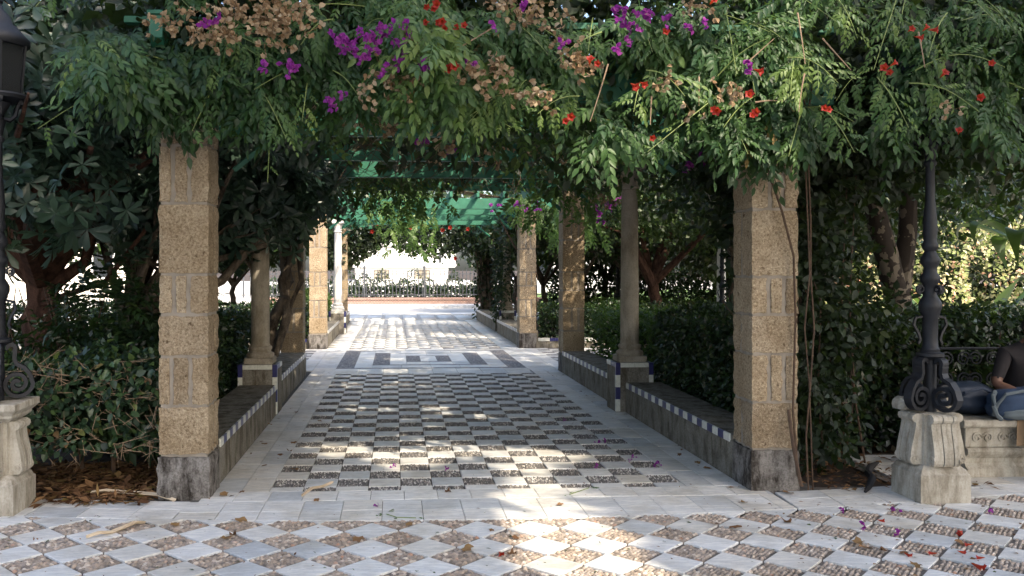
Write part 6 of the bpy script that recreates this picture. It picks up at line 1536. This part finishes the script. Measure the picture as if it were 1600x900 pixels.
def sheath(px_list, w, label):
    pts = [G(*p) for p in px_list]; mb = MB(); n = len(pts)
    for i, p in enumerate(pts):
        a = pts[max(i - 1, 0)]; b_ = pts[min(i + 1, n - 1)]; d_ = Vector((b_[0] - a[0], b_[1] - a[1], 0)).normalized(); nr = Vector((-d_.y, d_.x, 0)) * w * (0.35 + 0.65 * math.sin(math.pi * (i + 0.4) / n)) / 2
        zc = 0.012 + 0.012 * math.sin(2.2 * i)
        for q, zz in ((1, 0.012), (0.3, 0.0), (-0.3, 0.0), (-1, 0.014)): mb.v.append((p[0] + nr.x * q, p[1] + nr.y * q, zc + zz))
        for q, zz in ((-1, 0.010), (-0.3, -0.004), (0.3, -0.004), (1, 0.008)): mb.v.append((p[0] + nr.x * q, p[1] + nr.y * q, zc + zz))
    for i in range(n - 1):
        for j in range(8): mb.f.append((8 * i + j, 8 * i + (j + 1) % 8, 8 * i + 8 + (j + 1) % 8, 8 * i + 8 + j))
    mb.f += [tuple(range(8)), tuple(8 * (n - 1) + j for j in reversed(range(8)))]
    tag(mb.obj('palm_sheath', M['palm_dry'], None, True), label, 'palm sheath')
sheath([(142, 773), (165, 772), (195, 771), (225, 776), (250, 779), (272, 783)], 0.075, 'broad curled dry palm sheath at the foot of the glossy hedge')
sheath([(135, 843), (155, 839), (175, 833), (195, 829), (212, 822), (226, 817)], 0.045, 'narrow pale palm strip lying across the diamond tiles')
sheath([(472, 778), (488, 768), (505, 761), (520, 757)], 0.03, 'thin dry strip lying at the front corner of the chequered carpet')
for pl_, lab in (([(890, 774), (905, 769), (920, 764)], 'small green leafy sprig lying on the path border'), ([(604, 805), (620, 810), (650, 811)], 'wilted green shoot lying on the white front band')):
    pts = [G(*p) for p in pl_]; c = np.array([*pts[0], 0.0]); t_ = thing('fallen_sprig', lab, 'sprig', tuple(c))
    MB().tube([(p[0] - c[0], p[1] - c[1], 0.008) for p in pts], 0.003, 5).obj('stem', M['stem_green'], t_)
    e = np.array([[pts[-1][0] - c[0], pts[-1][1] - c[1], 0.012], [0, 0, 0.012], [0.02, 0.03, 0.012]])
    foliage('leaf_spray', scatter(T_PIN, e, frames(np.array([[0.9, 0.3, 0.05], [-0.8, -0.2, 0.05], [0.2, 0.8, 0.05]]), np.array([[0, 0, 1.0]] * 3)), np.array([0.10, 0.12, 0.1]), np.array([0.8, 0.7, 0.9])), M['leaf_trumpet'], t_)
# uncountable small litter on paving and in the beds
def litter(n, box, size, m, name, label, zz=0.004, dens=None):
    P = np.stack([box[0] + rng.random(n) * (box[1] - box[0]), box[2] + rng.random(n) * (box[3] - box[2]), np.full(n, zz)], 1)
    if dens: P = P[dens(P)]
    P[:, 2] += rng.random(len(P)) * 0.004; k = len(P)
    V, T, Rn = scatter(T_L2 + T_NAR, P, frames(unit(k) * np.array([1, 1, 0.15]), np.array([[0, 0, 1.0]]) + unit(k) * 0.3), size * (0.4 + 0.9 * rng.random(k)))
    o = link(name, npmesh(name, V, T, m, Rn)); return tag(o, label, 'leaf litter', kind='stuff')
litter(1500, (-3.3, 5.6, 3.6, 14.2), 0.022, M['leaf_dead'], 'leaf_litter', 'small dry leaf crumbs scattered over the paving')
litter(260, (-1.35, 2.7, 6.3, 14.2), 0.05, M['leaf_dead'], 'leaf_litter', 'dry leaf fragments collected along the bench feet', dens=lambda P: (P[:, 0] < -1.2) | (P[:, 0] > 2.45))
litter(260, (-3.3, 5.6, 3.6, 6.0), 0.03, M['leaf_olive'], 'leaf_litter', 'small green leaf bits on the diamond paving')
litter(420, (2.3, 5.8, 3.9, 6.1), 0.034, M['leaf_dead'], 'leaf_litter', 'brown and orange leaf bits blown across the paving before the stone bench')
for bx, n, s in (((-3.7, -1.75, 6.28, 7.6), 2600, 0.10), ((3.1, 4.6, 6.35, 9.0), 900, 0.07), ((-3.2, -1.85, 7.0, 13.8), 900, 0.07)):
    litter(n, bx, s, M['leaf_dead'], 'bed_litter', 'dead brown leaves covering the soil of a planting bed', 0.01)
hs = MB().tube([(1340 * 0 + q[0], q[1], 0.02 + h_) for q, h_ in zip([G(1352, 772), G(1358, 765), G(1363, 752), G(1356, 744), G(1360, 735), G(1372, 726)], (0.0, 0.0, 0.005, 0.01, 0.008, 0.0))], [0.012, 0.02, 0.03, 0.026, 0.03, 0.01], 8)
tag(hs.obj('black_cloth', plain('black_rag', (0.012, 0.012, 0.014), 0.9), None, True), 'black rag lying in the bed beside the broken lamp pedestal', 'rag')
